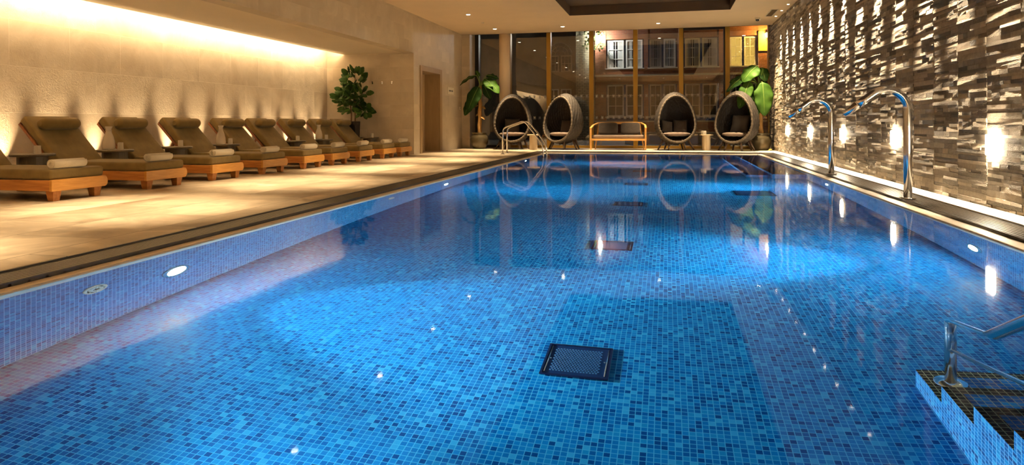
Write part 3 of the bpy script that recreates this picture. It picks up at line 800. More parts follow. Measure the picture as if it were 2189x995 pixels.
# ------------------------------------------------------------------ fountains, rails, ladder
def arc(c, r, a0, a1, n, ux=(1, 0, 0), uz=(0, 0, 1)):
    ux, uz = Vector(ux), Vector(uz); return [Vector(c) + ux * r * math.cos(a0 + (a1 - a0) * k / n) + uz * r * math.sin(a0 + (a1 - a0) * k / n) for k in range(n + 1)]
def fountain(y, label):
    o = empty('water_spout', (2.60, y, -.0035)); tag(o, label, 'water spout', 'swan-neck spouts beside the pool')
    r = .043
    R = .22
    pts = [Vector((0, 0, .0)), Vector((0, 0, .5)), Vector((0, 0, .98))]
    pts += arc((-R, 0, .99), R, 0, math.radians(128), 16)
    p = pts[-1]; d = Vector((-math.sin(math.radians(128)), 0, math.cos(math.radians(128))))
    pts += [p + d * .1, p + d * .2]
    MB().tube(pts, r, 20).build('pipe', M['steel'], o)
    e = pts[-1]
    MB().tube([e - d * .004, e + d * .008, e + d * .05, e + d * .17, e + d * .172], [r * 1.12, r * 1.12, r * .98, r * .55, r * .4], 20).build('nozzle', M['steel'], o)
    MB().lathe([(r, .0), (r * 1.9, .0), (r * 1.9, .012), (r * 1.05, .016)], 0, 0, 24).build('base_flange', M['steel'], o)
fountain(8.30, 'tall polished swan-neck water spout nearer the camera by the stone wall')
fountain(11.89, 'tall polished swan-neck water spout farther from the camera by the stone wall')

lad = empty('pool_ladder', (0, 0, 0)); tag(lad, 'polished steel pool ladder with two bent rails at the far left corner', 'pool ladder')
def smooth(pts, n=6):
    pts = [Vector(p) for p in pts]; out = [pts[0]]
    for i in range(1, len(pts) - 1):
        a = pts[i] + (pts[i - 1] - pts[i]) * min(.5, .12 / (pts[i - 1] - pts[i]).length); c = pts[i] + (pts[i + 1] - pts[i]) * min(.5, .12 / (pts[i + 1] - pts[i]).length)
        for k in range(n + 1):
            t = k / n; out.append(a * (1 - t) ** 2 + pts[i] * 2 * t * (1 - t) + c * t * t)
    return out + [pts[-1]]
for y in (17.72, 18.22):
    MB().tube(smooth([(-4.32, y, .0), (-4.31, y, .70), (-3.72, y, .90), (-3.23, y, .27), (-3.20, y, -.10), (-3.28, y, -.95)]), .021, 12).build('rail', M['steel'], lad)
    MB().lathe([(.02, .001), (.055, .001), (.05, .012), (.022, .022)], -4.32, y, 20).build('flange', M['steel'], lad)
for z in (-.35, -.62, -.88):
    MB().box(-3.30, -3.19, 17.73, 18.21, z - .012, z + .012).build('tread', M['steel'], lad)

hr = empty('stair_handrail', (0, 0, 0)); tag(hr, 'steel handrail rising out of the water beside the mosaic entry steps', 'handrail')
xr = 1.32
MB().tube([(xr, 3.63, -1.12), (xr, 3.63, -.7), (xr, 3.63, -.285)], .026, 16).build('post', M['steel'], hr)
MB().tube(smooth([(xr, 3.63, -.33), (xr, 3.63, -.255), (xr, 1.55, .785), (xr, 1.0, .785), (xr, .62, .785)]), .025, 14).build('top_rail', M['steel'], hr)
MB().tube([(xr, 3.62, -.70), (xr, 1.55, .335), (xr, .98, .335)], .017, 12).build('lower_rail', M['steel'], hr)
MB().tube([(xr, .98, 0), (xr, .98, .78)], .025, 14).build('post', M['steel'], hr)
MB().lathe([(.026, .003), (.075, .003), (.07, .014), (.028, .022)], 0, 0, 24).xf(Matrix.Translation((xr, 3.63, -1.12))).build('flange', M['steel'], hr)

# ceiling fittings
o = empty('security_camera', (2.50, 20.2, ZC)); tag(o, 'small white dome camera under the ceiling by the window', 'camera')
MB().lathe([(.075, 0), (.075, -.045), (.065, -.055)], 0, 0, 28).build('base', M['white_metal'], o)
MB().lathe([(.055, -.055), (.052, -.08), (.035, -.10), (.003, -.108)], 0, 0, 28).build('dome', M['black'], o)
o = MB().lathe([(.04, 0), (.045, -.012), (.03, -.03), (.003, -.034)], -5.27, 19.2, 20)
for i, v in enumerate(o.v): o.v[i] = (v[0], v[1], v[2] + ZC)
tag(o.build('smoke_sensor', M['white_metal']), 'tiny round sensor on the ceiling between two downlights', 'sensor')
o = empty('ceiling_vent', (2.76, 19.4, ZC)); tag(o, 'narrow slotted air vent in the ceiling beside the stone wall', 'vent')
b = MB(); b.box(-.1, .1, -.6, -.57, -.012, 0); b.box(-.1, .1, .57, .6, -.012, 0); b.box(-.1, -.075, -.57, .57, -.012, 0); b.box(.075, .1, -.57, .57, -.012, 0); b.build('frame', M['white_metal'], o)
b = MB()
for k in range(18): b.obox((-.075, -.54 + k * .0635, -.006), (.075, -.54 + k * .0635, -.006), .02, .004)
b.build('slats', M['door_dark'], o)

# ------------------------------------------------------------------ loungers
def make_lounger():
    o = empty('sun_lounger', (-7.6, 0, 0)); w = .37
    xf, xh = 1.05, -1.10
    fr = MB(); fr.box(xh, xf - .038, -w, -w + .035, .115, .235); fr.box(xh, xf - .038, w - .035, w, .115, .235); fr.box(xh - .03, xh, -w, w, .115, .235)
    for k in range(9): fr.box(xh + .1 + k * .22, xh + .19 + k * .22, -w + .035, w - .035, .19, .215)
    fr.build('frame', M['teak'], o, bevel=.004)
    # foot board with one rounded end
    prof = [(-w - .005, .112), (w - .03, .112)] + [(w - .03 + .045 * math.sin(PI * k / 8), .176 - .064 * math.cos(PI * k / 8)) for k in range(1, 8)] + [(w - .03, .24), (-w - .005, .24)]
    n = len(prof); v = [(xf - .038, y, z) for y, z in prof] + [(xf, y, z) for y, z in prof]
    f = [tuple(reversed(range(n))), tuple(range(n, 2 * n))] + [(i, (i + 1) % n, (i + 1) % n + n, i + n) for i in range(n)]
    MB().add(v, f).build('foot_board', M['teak_end'], o, bevel=.004)
    for sx in (xf - .085, xh + .15):
        for sy in (-.275, .275):
            MB().frustum(sx, sy, 0, .115, .038, .040, .052, .054).build('leg', M['teak'], o, bevel=.003)
    MB().rbox(-.335, xf - .03, -w + .008, w - .012, .236, .352, .03).build('mattress', M['olive'], o)
    # backrest: frame and cushion on a slope
    hx, hz = -.40, .262; L_ = .87; a = math.radians(46.5)
    T = Matrix.Translation((hx, 0, hz)) @ Matrix.Rotation(a, 4, 'Y') @ Matrix.Rotation(PI, 4, 'Z')   # local +x runs up the slope, +z out of the front
    bf = MB(); bf.box(-.02, L_ - .03, -w + .005, -w + .04, -.035, .0); bf.box(-.02, L_ - .03, w - .04, w - .005, -.035, .0)
    for k in range(6): bf.box(.05 + k * .15, .12 + k * .15, -w + .04, w - .04, -.025, -.005)
    bf.xf(T).build('backrest_frame', M['teak_dark'], o, bevel=.003)
    bp = MB(); p1 = T @ Vector((.42, 0, -.03))
    for s in (-1, 1): bp.obox((p1.x, s * (w - .06), p1.z), (p1.x - .17, s * (w - .06), .215), .03, .03)
    bp.build('prop', M['teak_dark'], o)
    MB().rbox(-.0, L_, -w + .008, w - .012, .002, .118, .03).xf(T).build('back_cushion', M['olive'], o)
    # head roll
    hr_ = MB(); n = 24; pts = []; rs = []
    for k in range(n + 1):
        t = k / n; y = -.315 + .63 * t; e = min(t, 1 - t) * n / 3.0
        pts.append((.643, y, .193)); rs.append(.085 * (1 - (1 - min(1, e)) ** 2 * .55))
    hr_.tube(pts, rs, 20); hr_.xf(T).build('head_roll', M['olive'], o)
    return o
def make_towel():
    o = empty('rolled_towel', (0, 0, 0))
    n = 70; v = []; f = []; hl = .215; turns = 3.3
    outer = []; 
    for k in range(n + 1):
        t = k / n; r = .016 + .047 * t; a = 2 * PI * turns * t - PI * .4
        th = .0105
        for rr in (r, r - th):
            for y in (-hl + .006 * math.sin(9 * t), hl): v.append((rr * math.cos(a), y, rr * math.sin(a) * .95))
    for k in range(n):
        i = k * 4; j = i + 4
        f += [(i, i + 1, j + 1, j), (i + 2, j + 2, j + 3, i + 3), (i, j, j + 2, i + 2), (i + 1, i + 3, j + 3, j + 1)]
    f += [(0, 2, 3, 1), (n * 4, n * 4 + 1, n * 4 + 3, n * 4 + 2)]
    MB().add(v, f, True).build('roll', M['towel'], o)
    return o
Y0 = [6.09, 7.47, 8.77, 10.05, 11.37, 12.46, 13.70, 14.98, 16.04]
lg = make_lounger(); tw = make_towel()
tw_rz = [0, .05, -.04, .03, -.06, .02, .05, -.03, .04]
tw_y = [.30, .33, .36, .36, .34, .40, .36, .36, .40]
for i, y in enumerate(Y0):
    o = lg if i == 0 else dup(lg); o.location = (-7.6, y + .37, 0)
    tag(o, ('olive cushioned teak sun lounger nearest the camera, its backrest beyond the left edge' if i == 0 else '%s olive cushioned teak sun lounger from the camera in the left row' % ORD[i]) if i < 8 else 'olive cushioned teak sun lounger at the far end, beside the potted fig', 'sun lounger', 'sun loungers in a row along the niche')
    t = tw if i == 0 else dup(tw); t.location = (-6.645 + .01 * math.sin(i * 3), y + tw_y[i] - .02, .352 + .060); t.rotation_euler = (0, 0, tw_rz[i])
    tag(t, ('rolled white towel on the foot of the lounger nearest the camera' if i == 0 else 'rolled white towel on the foot of the %s lounger from the camera' % ORD[i]) if i < 8 else 'rolled white towel on the farthest lounger, by the niche end wall', 'towel', 'rolled towels on the loungers')

def make_table(mat, R=.25, rb=.17, h=.47, name='side_table'):
    o = empty(name, (0, 0, 0))
    MB().lathe([(R - .006, h - .034), (R, h - .028), (R, h - .006), (R - .006, h)], 0, 0, 48).build('table_top', mat, o)
    b = MB(); n = 12; g = .012
    for k in range(n):
        a0 = 2 * PI * k / n + g; a1 = 2 * PI * (k + 1) / n - g
        seg = [(rb * math.cos(a0 + (a1 - a0) * q / 4), rb * math.sin(a0 + (a1 - a0) * q / 4)) for q in range(5)]
        m = len(seg); v = [(x, y, 0) for x, y in seg] + [(x, y, h - .034) for x, y in seg]
        b.add(v, [(q, q + 1, q + 1 + m, q + m) for q in range(m - 1)], True)
    b.lathe([(rb * .985, 0), (rb * .985, h - .034)], 0, 0, 36)
    b.build('drum_base', mat, o)
    return o
tb = make_table(M['table'])
TY = [(7.15, 'g', 'between the two loungers nearest the camera'), (8.49, 'c', 'between the second and third loungers'), (9.78, 'g', 'between the third and fourth loungers'), (11.08, 'c', 'between the fourth and fifth loungers'),
      (13.45, 'g', 'between the sixth and seventh loungers'), (14.71, 'c', 'between the seventh and eighth loungers'), (17.02, 'g', 'past the last lounger by the end wall')]
def make_tumbler():
    o = empty('tumbler', (0, 0, 0))
    MB().lathe([(.0375, .0), (.041, .004), (.0375, .105), (.034, .108), (.003, .11)], 0, 0, 64, .045, 14).build('glass_body', M['clear_bright'], o)
    MB().lathe([(.0415, .0), (.0430, .002), (.0425, .007), (.041, .008)], 0, 0, 36).build('rim', M['clear_bright'], o)
    return o
m_, nt_, b_ = newmat('ribbed_glass'); setp(b_, (.95, .87, .72), .10); b_.inputs['Alpha'].default_value = .42; M['clear_bright'] = m_
def make_carafe():
    o = empty('water_carafe', (0, 0, 0))
    MB().lathe([(.072, 0), (.085, .01), (.088, .05), (.083, .12), (.066, .19), (.043, .25), (.036, .285), (.037, .305), (.052, .345), (.048, .345), (.033, .303), (.003, .295)], 0, 0, 36).build('bottle', M['carafe'], o)
    MB().tube([(.040 * math.cos(a), .040 * math.sin(a), .283) for a in [k * PI / 12 for k in range(25)]], .006, 8).build('neck_ring', M['clear_bright'], o)
    return o
tu = make_tumbler(); ca = make_carafe(); fu = fc = True
for i, (y, k, where) in enumerate(TY):
    o = tb if i == 0 else dup(tb); o.location = (-8.0 if i < 6 else -7.86, y, 0)
    tag(o, 'round dark drum side table %s' % where, 'side table', 'drum tables among the loungers')
    g = tu if fu else dup(tu); fu = False
    g.location = ((-7.9 if i < 6 else -7.78), y - (.02 if k == 'g' else .0), .470)
    tag(g, 'upturned ribbed tumbler on the drum table %s' % where, 'glass', 'tumblers on the side tables')
    if k == 'c':
        c = ca if fc else dup(ca); fc = False
        c.location = (-8.08, y - .03, .470)
        tag(c, 'water carafe on the drum table %s' % where, 'carafe', 'carafes on the side tables')

# ------------------------------------------------------------------ egg chairs
def egg_outline(ph):
    """front outline of the shell; ph = 0 at the top; returns x, z relative to the centre"""
    x = math.sin(ph); z = math.cos(ph)
    hw, up_, dn = .585, .93, .60
    zz = z * (up_ if z > 0 else dn)
    ww = hw * (1 - .06 * max(0, z) ** 1.2) 
    return x * ww, zz
def make_egg():
    o = empty('egg_chair', (0, 0, 0)); zc = .80
    NP, NT = 160, 60
    tilt = .20
    def surf(ph, t, off):
        x, z = egg_outline(ph)
        g = math.sin(t * PI / 2)
        s = (.93 + .13 * math.sin(min(1, t / .42) * PI / 2) ** 1.0) * max(0.0, math.cos(max(0, (t - .18) / .82) * PI / 2)) ** .62 if t > .18 else .93 + .13 * math.sin(min(1, t / .42) * PI / 2)
        y = -.30 + .80 * g * (1 if z < 0 else 1 - .10 * z)          # front is -y
        yy = y + tilt * z * .9 * (1 - g * .6)
        p = Vector((x * s, yy, zc + z * (.985 * s + .0)))
        d = Vector((x, (yy) * .8, z)); d.normalize()
        return p + d * off
    v = []; f = []
    for lay in (0, 1):
        for j in range(NT + 1):
            t = j / NT
            for i in range(NP):
                ph = 2 * PI * i / NP
                weave = .5 + .5 * math.sin(ph * 20 + (PI if (j // 3) % 2 else 0)) * abs(math.sin(PI * (j + .5) / 3)) ** .5
                fade = min(1, (1 - t) * 5)
                off = (.008 + .026 * weave * fade) if lay == 0 else (-.028 - .018 * weave * fade)
                v.append(surf(ph, t, off))
    B_ = (NT + 1) * NP
    for j in range(NT):
        for i in range(NP):
            a, b_, c, d = j * NP + i, j * NP + (i + 1) % NP, (j + 1) * NP + (i + 1) % NP, (j + 1) * NP + i
            f.append((a, d, c, b_)); f.append((a + B_, b_ + B_, c + B_, d + B_))
    MB().add(v, f, True).build('woven_shell', M['wicker'], o)
    pts = []; rs = []
    n = 160
    rb = MB(); vv = []; ff = []
    nr = 10
    for i in range(n):
        ph = 2 * PI * i / n; p = surf(ph, 0, -.005); q = surf(ph + .02, 0, -.005); t = (q - p).normalized(); nrm = Vector((0, 1, 0)); nrm = (nrm - t * nrm.dot(t)).normalized(); bn = t.cross(nrm)
        r = .031 + .006 * math.sin(ph * 40)
        for k in range(nr):
            a = 2 * PI * k / nr; vv.append(p + (nrm * math.cos(a) + bn * math.sin(a)) * r)
    for i in range(n):
        for k in range(nr): ff.append((i * nr + k, i * nr + (k + 1) % nr, ((i + 1) % n) * nr + (k + 1) % nr, ((i + 1) % n) * nr + k))
    rb.add(vv, ff, True).build('rim', M['wicker_rim'], o)
    MB().tube([surf(0, 0, .02), surf(0, 0, .06)], .012, 8).build('top_knob', M['leg_wood'], o)
    # ring and legs
    rg = MB(); rg.tube([(.40 * math.cos(a), .08 + .36 * math.sin(a), .305) for a in [2 * PI * k / 40 for k in range(41)]], .014, 8); rg.build('base_ring', M['leg_wood'], o)
    for a in (-118, -62, -15, 60, 120, 195):
        ca_, sa = math.cos(math.radians(a)), math.sin(math.radians(a))
        MB().tube([(.37 * ca_, .08 + .33 * sa, .33), (.56 * ca_, .08 + .46 * sa, 0)], [.042, .021], 12).build('leg', M['leg_wood'], o)
    # tufted seat pad
    sp_ = MB(); nu, nv = 64, 14; vv = []; ff = []
    for j in range(nv + 1):
        ph = -PI / 2 + PI * j / nv
        for i in range(nu):
            th = 2 * PI * i / nu; c = max(0.0, math.cos(ph)) ** .6
            cr = 1 - .06 * abs(math.sin(th * 4)) ** .3 * 0
            x = .44 * c * math.cos(th); y = .34 * c * math.sin(th); z = .062 * math.copysign(abs(math.sin(ph)) ** .7, math.sin(ph))
            crease = abs(math.sin((x * 1.0 + y * .25) * PI / .17)); z *= .80 + .28 * crease ** .5
            vv.append((x, y + .0, z))
    for j in range(nv):
        for i in range(nu): ff.append((j * nu + i, j * nu + (i + 1) % nu, (j + 1) * nu + (i + 1) % nu, (j + 1) * nu + i))
    sp_.add(vv, ff, True).xf(Matrix.Translation((0, -.02, .475)) @ Matrix.Rotation(-.05, 4, 'X')).build('seat_pad', M['taupe'], o)
    return o
eg = make_egg()
EG = [(-4.83, 21.15, math.radians(8), 'egg-shaped woven chair on splayed legs, leftmost, in front of the round column'), (-3.20, 21.20, math.radians(-27), 'egg-shaped woven chair left of the wooden bench, turned to the left'),
      (.25, 21.15, math.radians(7), 'egg-shaped woven chair right of the wooden bench, holding two cushions'), (2.00, 20.95, math.radians(-24), 'egg-shaped woven chair rightmost, beside the potted plant and stone wall')]
def make_pillow(name='cushion', s=.22):
    o = MB(); v = []; f = []; n = 18
    for side in (1, -1):
        for i in range(n + 1):
            for j in range(n + 1):
                a, b_ = -1 + 2 * i / n, -1 + 2 * j / n
                h = max(0.0, 1 - abs(a) ** 2.6) ** .55 * max(0.0, 1 - abs(b_) ** 2.6) ** .55 if abs(a) < 1 and abs(b_) < 1 else 0
                pin = 1 - .07 * (1 - abs(a * b_)) * max(abs(a), abs(b_)) ** 4
                v.append((a * s * pin, -side * h * .075, b_ * s * pin))
    m_ = (n + 1) ** 2
    for side in (0, 1):
        for i in range(n):
            for j in range(n):
                q = (side * m_ + i * (n + 1) + j, side * m_ + (i + 1) * (n + 1) + j, side * m_ + (i + 1) * (n + 1) + j + 1, side * m_ + i * (n + 1) + j + 1)
                f.append(q if side == 0 else q[::-1])
    return o.add(v, f, True)
pm = make_pillow().build('scatter_cushion', M['charcoal'], weld=True)
PL = {0: [(-.02, .02, .24, -.30, 0, .0, 'charcoal cushion standing in the leftmost egg chair')],
      1: [(.03, .05, .21, -.30, .1, .0, 'charcoal cushion inside the egg chair left of the bench')],
      2: [(-.25, -.02, .20, -.35, .5, .22, 'charcoal cushion leaning left inside the egg chair right of the bench'), (.15, .0, .21, -.35, -.25, .0, 'charcoal cushion on the right inside the egg chair right of the bench')],
      3: [(.08, .0, .28, -.30, -.1, .05, 'large charcoal cushion inside the rightmost egg chair')]}
first = True
for i, (x, y, rz, lab) in enumerate(EG):
    o = eg if i == 0 else dup(eg)
    o.location = (x, y, 0); o.rotation_euler = (0, 0, rz); tag(o, lab, 'egg chair', 'woven egg chairs by the window')
    for (px, py, s, rx, rzz, ry, pl) in PL[i]:
        p = pm if first else pm.copy()
        if not first: C.objects.link(p)
        first = False
        sc = s / .22
        Mx = Matrix.Translation((x, y, 0)) @ Matrix.Rotation(rz, 4, 'Z') @ Matrix.Translation((px, py + .10, .515 + s * .97)) @ Matrix.Rotation(rzz, 4, 'Z') @ Matrix.Rotation(rx, 4, 'X') @ Matrix.Rotation(ry, 4, 'Y') @ Matrix.Scale(sc, 4)
        p.matrix_world = Mx; tag(p, pl, 'cushion', 'charcoal cushions in the egg chairs')

# pale drum tables between the chairs
pt = make_table(M['table_pale'], .20, .125, .48)
pt.location = (-4.07, 20.75, 0); tag(pt, 'small pale drum table between the two left egg chairs', 'side table', 'pale drum tables by the window')
p2 = dup(pt, (1.14, 21.05, 0)); tag(p2, 'small pale drum table between the two right egg chairs', 'side table', 'pale drum tables by the window')
for (x, y, lab) in ((1.10, 20.98, 'tumbler nearer the front on the pale table between right egg chairs'), (1.03, 21.14, 'tumbler farther back on the pale table between right egg chairs')):
    g = dup(tu, (x, y, .48)); tag(g, lab, 'glass', 'tumblers on the pale table')

# bench
bn = empty('wooden_bench', (-1.47, 21.25, 0)); tag(bn, 'low golden wooden two-seat bench between the egg chairs', 'bench')
hw = .86; hd = .30
for s in (-1, 1):
    MB().frustum(s * (hw - .03), -hd, 0, .66, .020, .022, .030, .030).build('leg', M['oak'], bn, bevel=.004)
    MB().frustum(s * (hw - .10), hd, 0, .80, .020, .022, .026, .026, -s * .12, .06).build('leg', M['oak'], bn, bevel=.004)
    pts = [(s * (hw - .03), -hd - .03, .665), (s * (hw - .03), -hd + .15, .69), (s * (hw - .06), hd - .12, .76), (s * (hw - .20), hd + .06, .83), (s * (hw - .30), hd + .08, .84)]
    a = MB(); 
    for k in range(4): a.obox(pts[k], pts[k + 1], .06, .035)
    a.build('arm', M['oak'], bn, bevel=.004)
    MB().box(s * (hw - .03) - .016, s * (hw - .03) + .016, -hd + .02, hd - .02, .29, .34).build('side_rail', M['oak'], bn)
MB().box(-hw + .30, hw - .30, hd + .055, hd + .10, .79, .86).build('back_rail', M['oak'], bn, bevel=.005)
b = MB(); b.box(-hw, hw, -hd - .018, -hd + .018, .285, .345); b.box(-hw + .1, hw - .1, hd - .02, hd + .02, .285, .345); b.build('seat_rail', M['oak'], bn, bevel=.004)
MB().rbox(-hw + .05, hw - .05, -hd + .02, hd + .02, .345, .455, .035).build('seat_cushion', M['taupe'], bn)
for k, s in enumerate((-1, 1)):
    mb = MB().cushion(.30, .075, .185, None, .5, .34, 44, 24)
    mb.xf(Matrix.Translation((-1.47 + s * .345, 21.25 + hd - .02, .455 + .20)) @ Matrix.Rotation(-.22, 4, 'X'))
    tag(mb.build('back_cushion', M['charcoal']), ['grey brown back cushion on the left half of the wooden bench', 'grey brown back cushion on the right half of the wooden bench'][k], 'cushion', 'back cushions on the bench')

# ------------------------------------------------------------------ plants
def leaf(mb, base, tip, width, face, droop=.12, fold=.15, wav=.03, n=12, m=6, seed=0):
    r = random.Random(seed); base, tip = Vector(base), Vector(tip); ax = tip - base; Ln = ax.length; face = Vector(face).normalized()
    mid = (base + tip) / 2 + face * droop * Ln
    v = []; f = []; ph = r.uniform(0, 6)
    for i in range(n + 1):
        t = i / n; c = base * (1 - t) ** 2 + mid * 2 * t * (1 - t) + tip * t * t
        tg = ((mid - base) * (1 - t) + (tip - mid) * t).normalized(); sd = tg.cross(face).normalized(); nm = sd.cross(tg).normalized()
        w = width * .5 * (max(0.0, math.sin(PI * min(1, t ** .72))) ** .62 if 0 < t < 1 else (0.10 if t == 0 else 0.02))
        for j in range(-m, m + 1):
            u = j / m
            off = abs(u) * w * fold * 1.0 - (u * u) * w * .25 + wav * w * 2 * math.sin(t * 17 + ph + (2 if u > 0 else 0)) * abs(u) ** 1.5
            v.append(c + sd * u * w - nm * off * -1.0)
    k = 2 * m + 1
    for i in range(n):
        for j in range(k - 1): f.append((i * k + j, i * k + j + 1, (i + 1) * k + j + 1, (i + 1) * k + j))
    mb.add(v, f, True)

def pot_plant(cx, cy, label, leaves, trunk_top, lean, pr=.30, ph=.53):
    o = empty('potted_banana_plant', (cx, cy, 0)); tag(o, label, 'potted plant', 'large potted plants at the window corners')
    MB().lathe([(pr * .62, 0), (pr * .70, .02), (pr * .93, ph * .36), (pr, ph * .58), (pr * .93, ph * .78), (pr * .76, ph * .89), (pr * .80, ph * .95), (pr * .84, ph), (pr * .74, ph), (pr * .70, ph * .90)], 0, 0, 48).build('pot', M['pot'], o)
    MB().lathe([(.002, ph * .915), (pr * .705, ph * .905)], 0, 0, 32).build('soil', M['soil'], o)
    n = 14; pts = []; rs = []
    for k in range(n + 1):
        t = k / n; pts.append((lean * t + .012 * math.sin(k * 1.7), .01 * math.cos(k * 2.1), ph * .85 + (trunk_top - ph * .85) * t)); rs.append(.072 - .018 * t + (.006 if k % 3 == 0 else 0))
    tr = MB().tube(pts, rs, 14).build('trunk', M['bark'], o)
    b = MB()
    for (zt, a) in ((1.42, 2.6), (1.38, .3), (1.05, 5.8), (1.15, 2.2)):
        b_ = Vector((lean * .6 + .06 * math.cos(a), .06 * math.sin(a) - .03, zt)); leaf(b, b_, b_ + Vector((.16 * math.cos(a), -.08, -.10)), .09, (0, -.6, 1), .2, .3, .2, 6, 3, 3)
    b.build('dry_bract', M['bark'], o)
    for k, (bx, by, bz, tx, ty, tz, w, face, dr, mt) in enumerate(leaves):
        lf = MB(); leaf(lf, (bx, by, bz), (tx, ty, tz), w, face, dr, .15, .055, 18, 6, k)
        lo = lf.build('leaf', M[mt], o, solid=.004)
        st = MB(); top = Vector((lean, 0, trunk_top - .05)); bp_ = Vector((bx, by, bz)); md = (top + bp_) / 2 + Vector((0, 0, .10))
        st.tube([top * (1 - t) ** 2 + md * 2 * t * (1 - t) + bp_ * t * t for t in [q / 8 for q in range(9)]], [.020 - .009 * q / 8 for q in range(9)], 8)
        # midrib
        ax = Vector((tx, ty, tz)); fc_ = Vector(face).normalized(); mid = (bp_ + ax) / 2 + fc_ * dr * (ax - bp_).length
        st.tube([bp_ * (1 - t) ** 2 + mid * 2 * t * (1 - t) + ax * t * t + fc_ * .006 for t in [q / 10 for q in range(10)]], [.010 - .0008 * q for q in range(10)], 6)
        st.build('stalk', M['petiole'], lo)
    return o
FR = (0.05, -1, .12)
# coordinates relative to the pot centre: base, tip, width, facing, droop, tone
left_leaves = [
    (.02, -.16, 2.02, -.30, -.30, 1.22, .48, (-.15, -1, .10), .10, 'leaf'),
    (-.22, -.08, 1.62, -.44, -.20, .80 + .28, .36, (-.3, -1, .1), .10, 'leaf'),
    (-.10, .02, 2.40, -.62, -.16, 2.06, .30, (-.1, -.45, 1), .22, 'leaf'),
    (.20, -.05, 2.28, .72, -.22, 1.78, .46, (.35, -.7, .8), .16, 'leaf_light'),
    (.22, .10, 2.40, .62, .12, 2.28, .38, (.1, -.5, 1), .16, 'leaf'),
    (.14, -.10, 2.10, .55, -.30, 2.02, .22, (.1, -.8, .7), .12, 'leaf_light'),
    (.06, .12, 2.22, .30, .30, 1.62, .34, (.2, -1, .1), .10, 'leaf'),
    (-.02, .06, 2.36, -.10, -.05, 2.56, .16, (-.3, -1, .0), .06, 'leaf_light'),
]
pot_plant(-5.97, 21.30, 'potted banana-like plant in a round glazed pot beside the left wall', left_leaves, 2.06, .04)
right_leaves = [
    (-.12, -.12, 2.52, -.55, -.26, 2.02, .52, (-.45, -.85, .45), .16, 'leaf_light'),
    (.02, -.22, 2.02, .06, -.34, 1.02, .56, (.05, -1, .12), .06, 'leaf_light'),
    (-.34, -.22, 2.06, -.66, -.34, 1.24, .40, (-.25, -1, .1), .08, 'leaf_light'),
    (-.18, -.16, 1.86, -.24, -.30, .82, .42, (-.15, -1, .1), .06, 'leaf'),
    (-.34, -.02, 2.26, -1.00, -.10, 1.74, .40, (-.3, -.5, .8), .18, 'leaf'),
    (-.30, .10, 2.16, -.90, .02, 2.04, .34, (-.1, -.8, .6), .12, 'leaf'),
    (.02, .05, 2.48, .12, -.06, 2.04, .38, (.2, -.9, .5), .16, 'leaf'),
    (.04, .12, 2.10, .14, .16, 1.62, .32, (.1, -1, .3), .10, 'leaf'),
    (.0, -.05, 2.22, .05, -.10, 2.46, .10, (.2, -1, 0), .05, 'leaf_light'),
]
pot_plant(2.74, 21.44, 'potted banana-like plant in a round pot against the stone wall corner', right_leaves, 1.98, -.06, .30, .51)

b = MB(); leaf(b, (2.86, 20.92, .008), (2.97, 20.84, .04), .08, (0, -.5, 1), .25, .3, .1, 6, 3, 4)
tag(b.build('fallen_leaf', plain('dry_leaf', (.62, .45, .08), .7), solid=.003), 'small yellow fallen leaf on the floor beside the right plant pot', 'leaf')

# fiddle-leaf fig
fg = empty('fig_tree', (-8.30, 16.93, 0)); tag(fg, 'fiddle-leaf fig with two thin stems in a tall black planter', 'potted plant')
MB().frustum(0, 0, 0, .90, .12, .12, .145, .145).build('planter', M['planter'], fg, bevel=.006)
MB().box(-.13, .13, -.13, .13, .895, .9).build('soil', M['soil'], fg)
for k, (x0, x1, zt) in enumerate(((-.055, -.10, 2.0), (.05, .06, 2.25))):
    MB().tube([(x0 + (x1 - x0) * t + .012 * math.sin(t * 9 + k), .01 * math.sin(t * 6), .88 + (zt - .88) * t) for t in [q / 10 for q in range(11)]], [.020 - .011 * q / 10 for q in range(11)], 10).build('stem', M['bark_fig'], fg)
b = MB(); r = random.Random(5)
def blob(cx, cz, rx, rz, n, ry=.26):
    for k in range(n):
        a = r.uniform(0, 2 * PI); q = math.sqrt(r.uniform(.05, 1)); dx = math.cos(a) * q; dz = math.sin(a) * q; dy = r.uniform(-1, 1) * math.sqrt(max(0, 1 - q * q * .8))
        p = Vector((cx + dx * rx * .82, dy * ry, cz + dz * rz * .82))
        d = Vector((dx + r.uniform(-.5, .5), dy * .6 - .25, dz * .55 + r.uniform(-.45, .55))).normalized()
        Ln = r.uniform(.17, .25)
        if p.y + d.y * Ln > .30: d.y = -abs(d.y); d.normalize()
        fc = Vector((r.uniform(-.5, .5) + dx * .3, -1 + r.uniform(-.2, .5), r.uniform(.1, .9)))
        leaf(b, p, p + d * Ln, Ln * .72, fc, r.uniform(.05, .18), .15, .05, 7, 3, k)
blob(.02, 2.02, .30, .27, 34); blob(-.12, 1.62, .33, .28, 40); blob(.18, 1.60, .26, .30, 26); blob(-.32, 1.50, .18, .22, 14); blob(.34, 1.20, .15, .13, 12, .14); blob(-.10, 1.28, .24, .14, 14)
leaf(b, (.02, -.02, 2.24), (-.07, -.05, 2.45), .09, (.3, -1, .2), .05, .2, .03, 7, 3, 1); leaf(b, (.05, 0, 2.2), (.13, -.04, 2.40), .10, (-.3, -1, .2), .05, .2, .03, 7, 3, 2)
b.build('foliage', M['leaf_fig'], fg, solid=.003)
b = MB()
for (p, q) in (((.05, 0, 1.45), (.30, -.03, 1.22)), ((-.09, 0, 1.5), (-.30, -.02, 1.62)), ((.06, 0, 1.7), (.25, -.05, 1.85)), ((-.1, 0, 1.35), (-.22, -.06, 1.28))): b.tube([p, q], [.010, .006], 8)
b.build('branch', M['bark_fig'], fg)

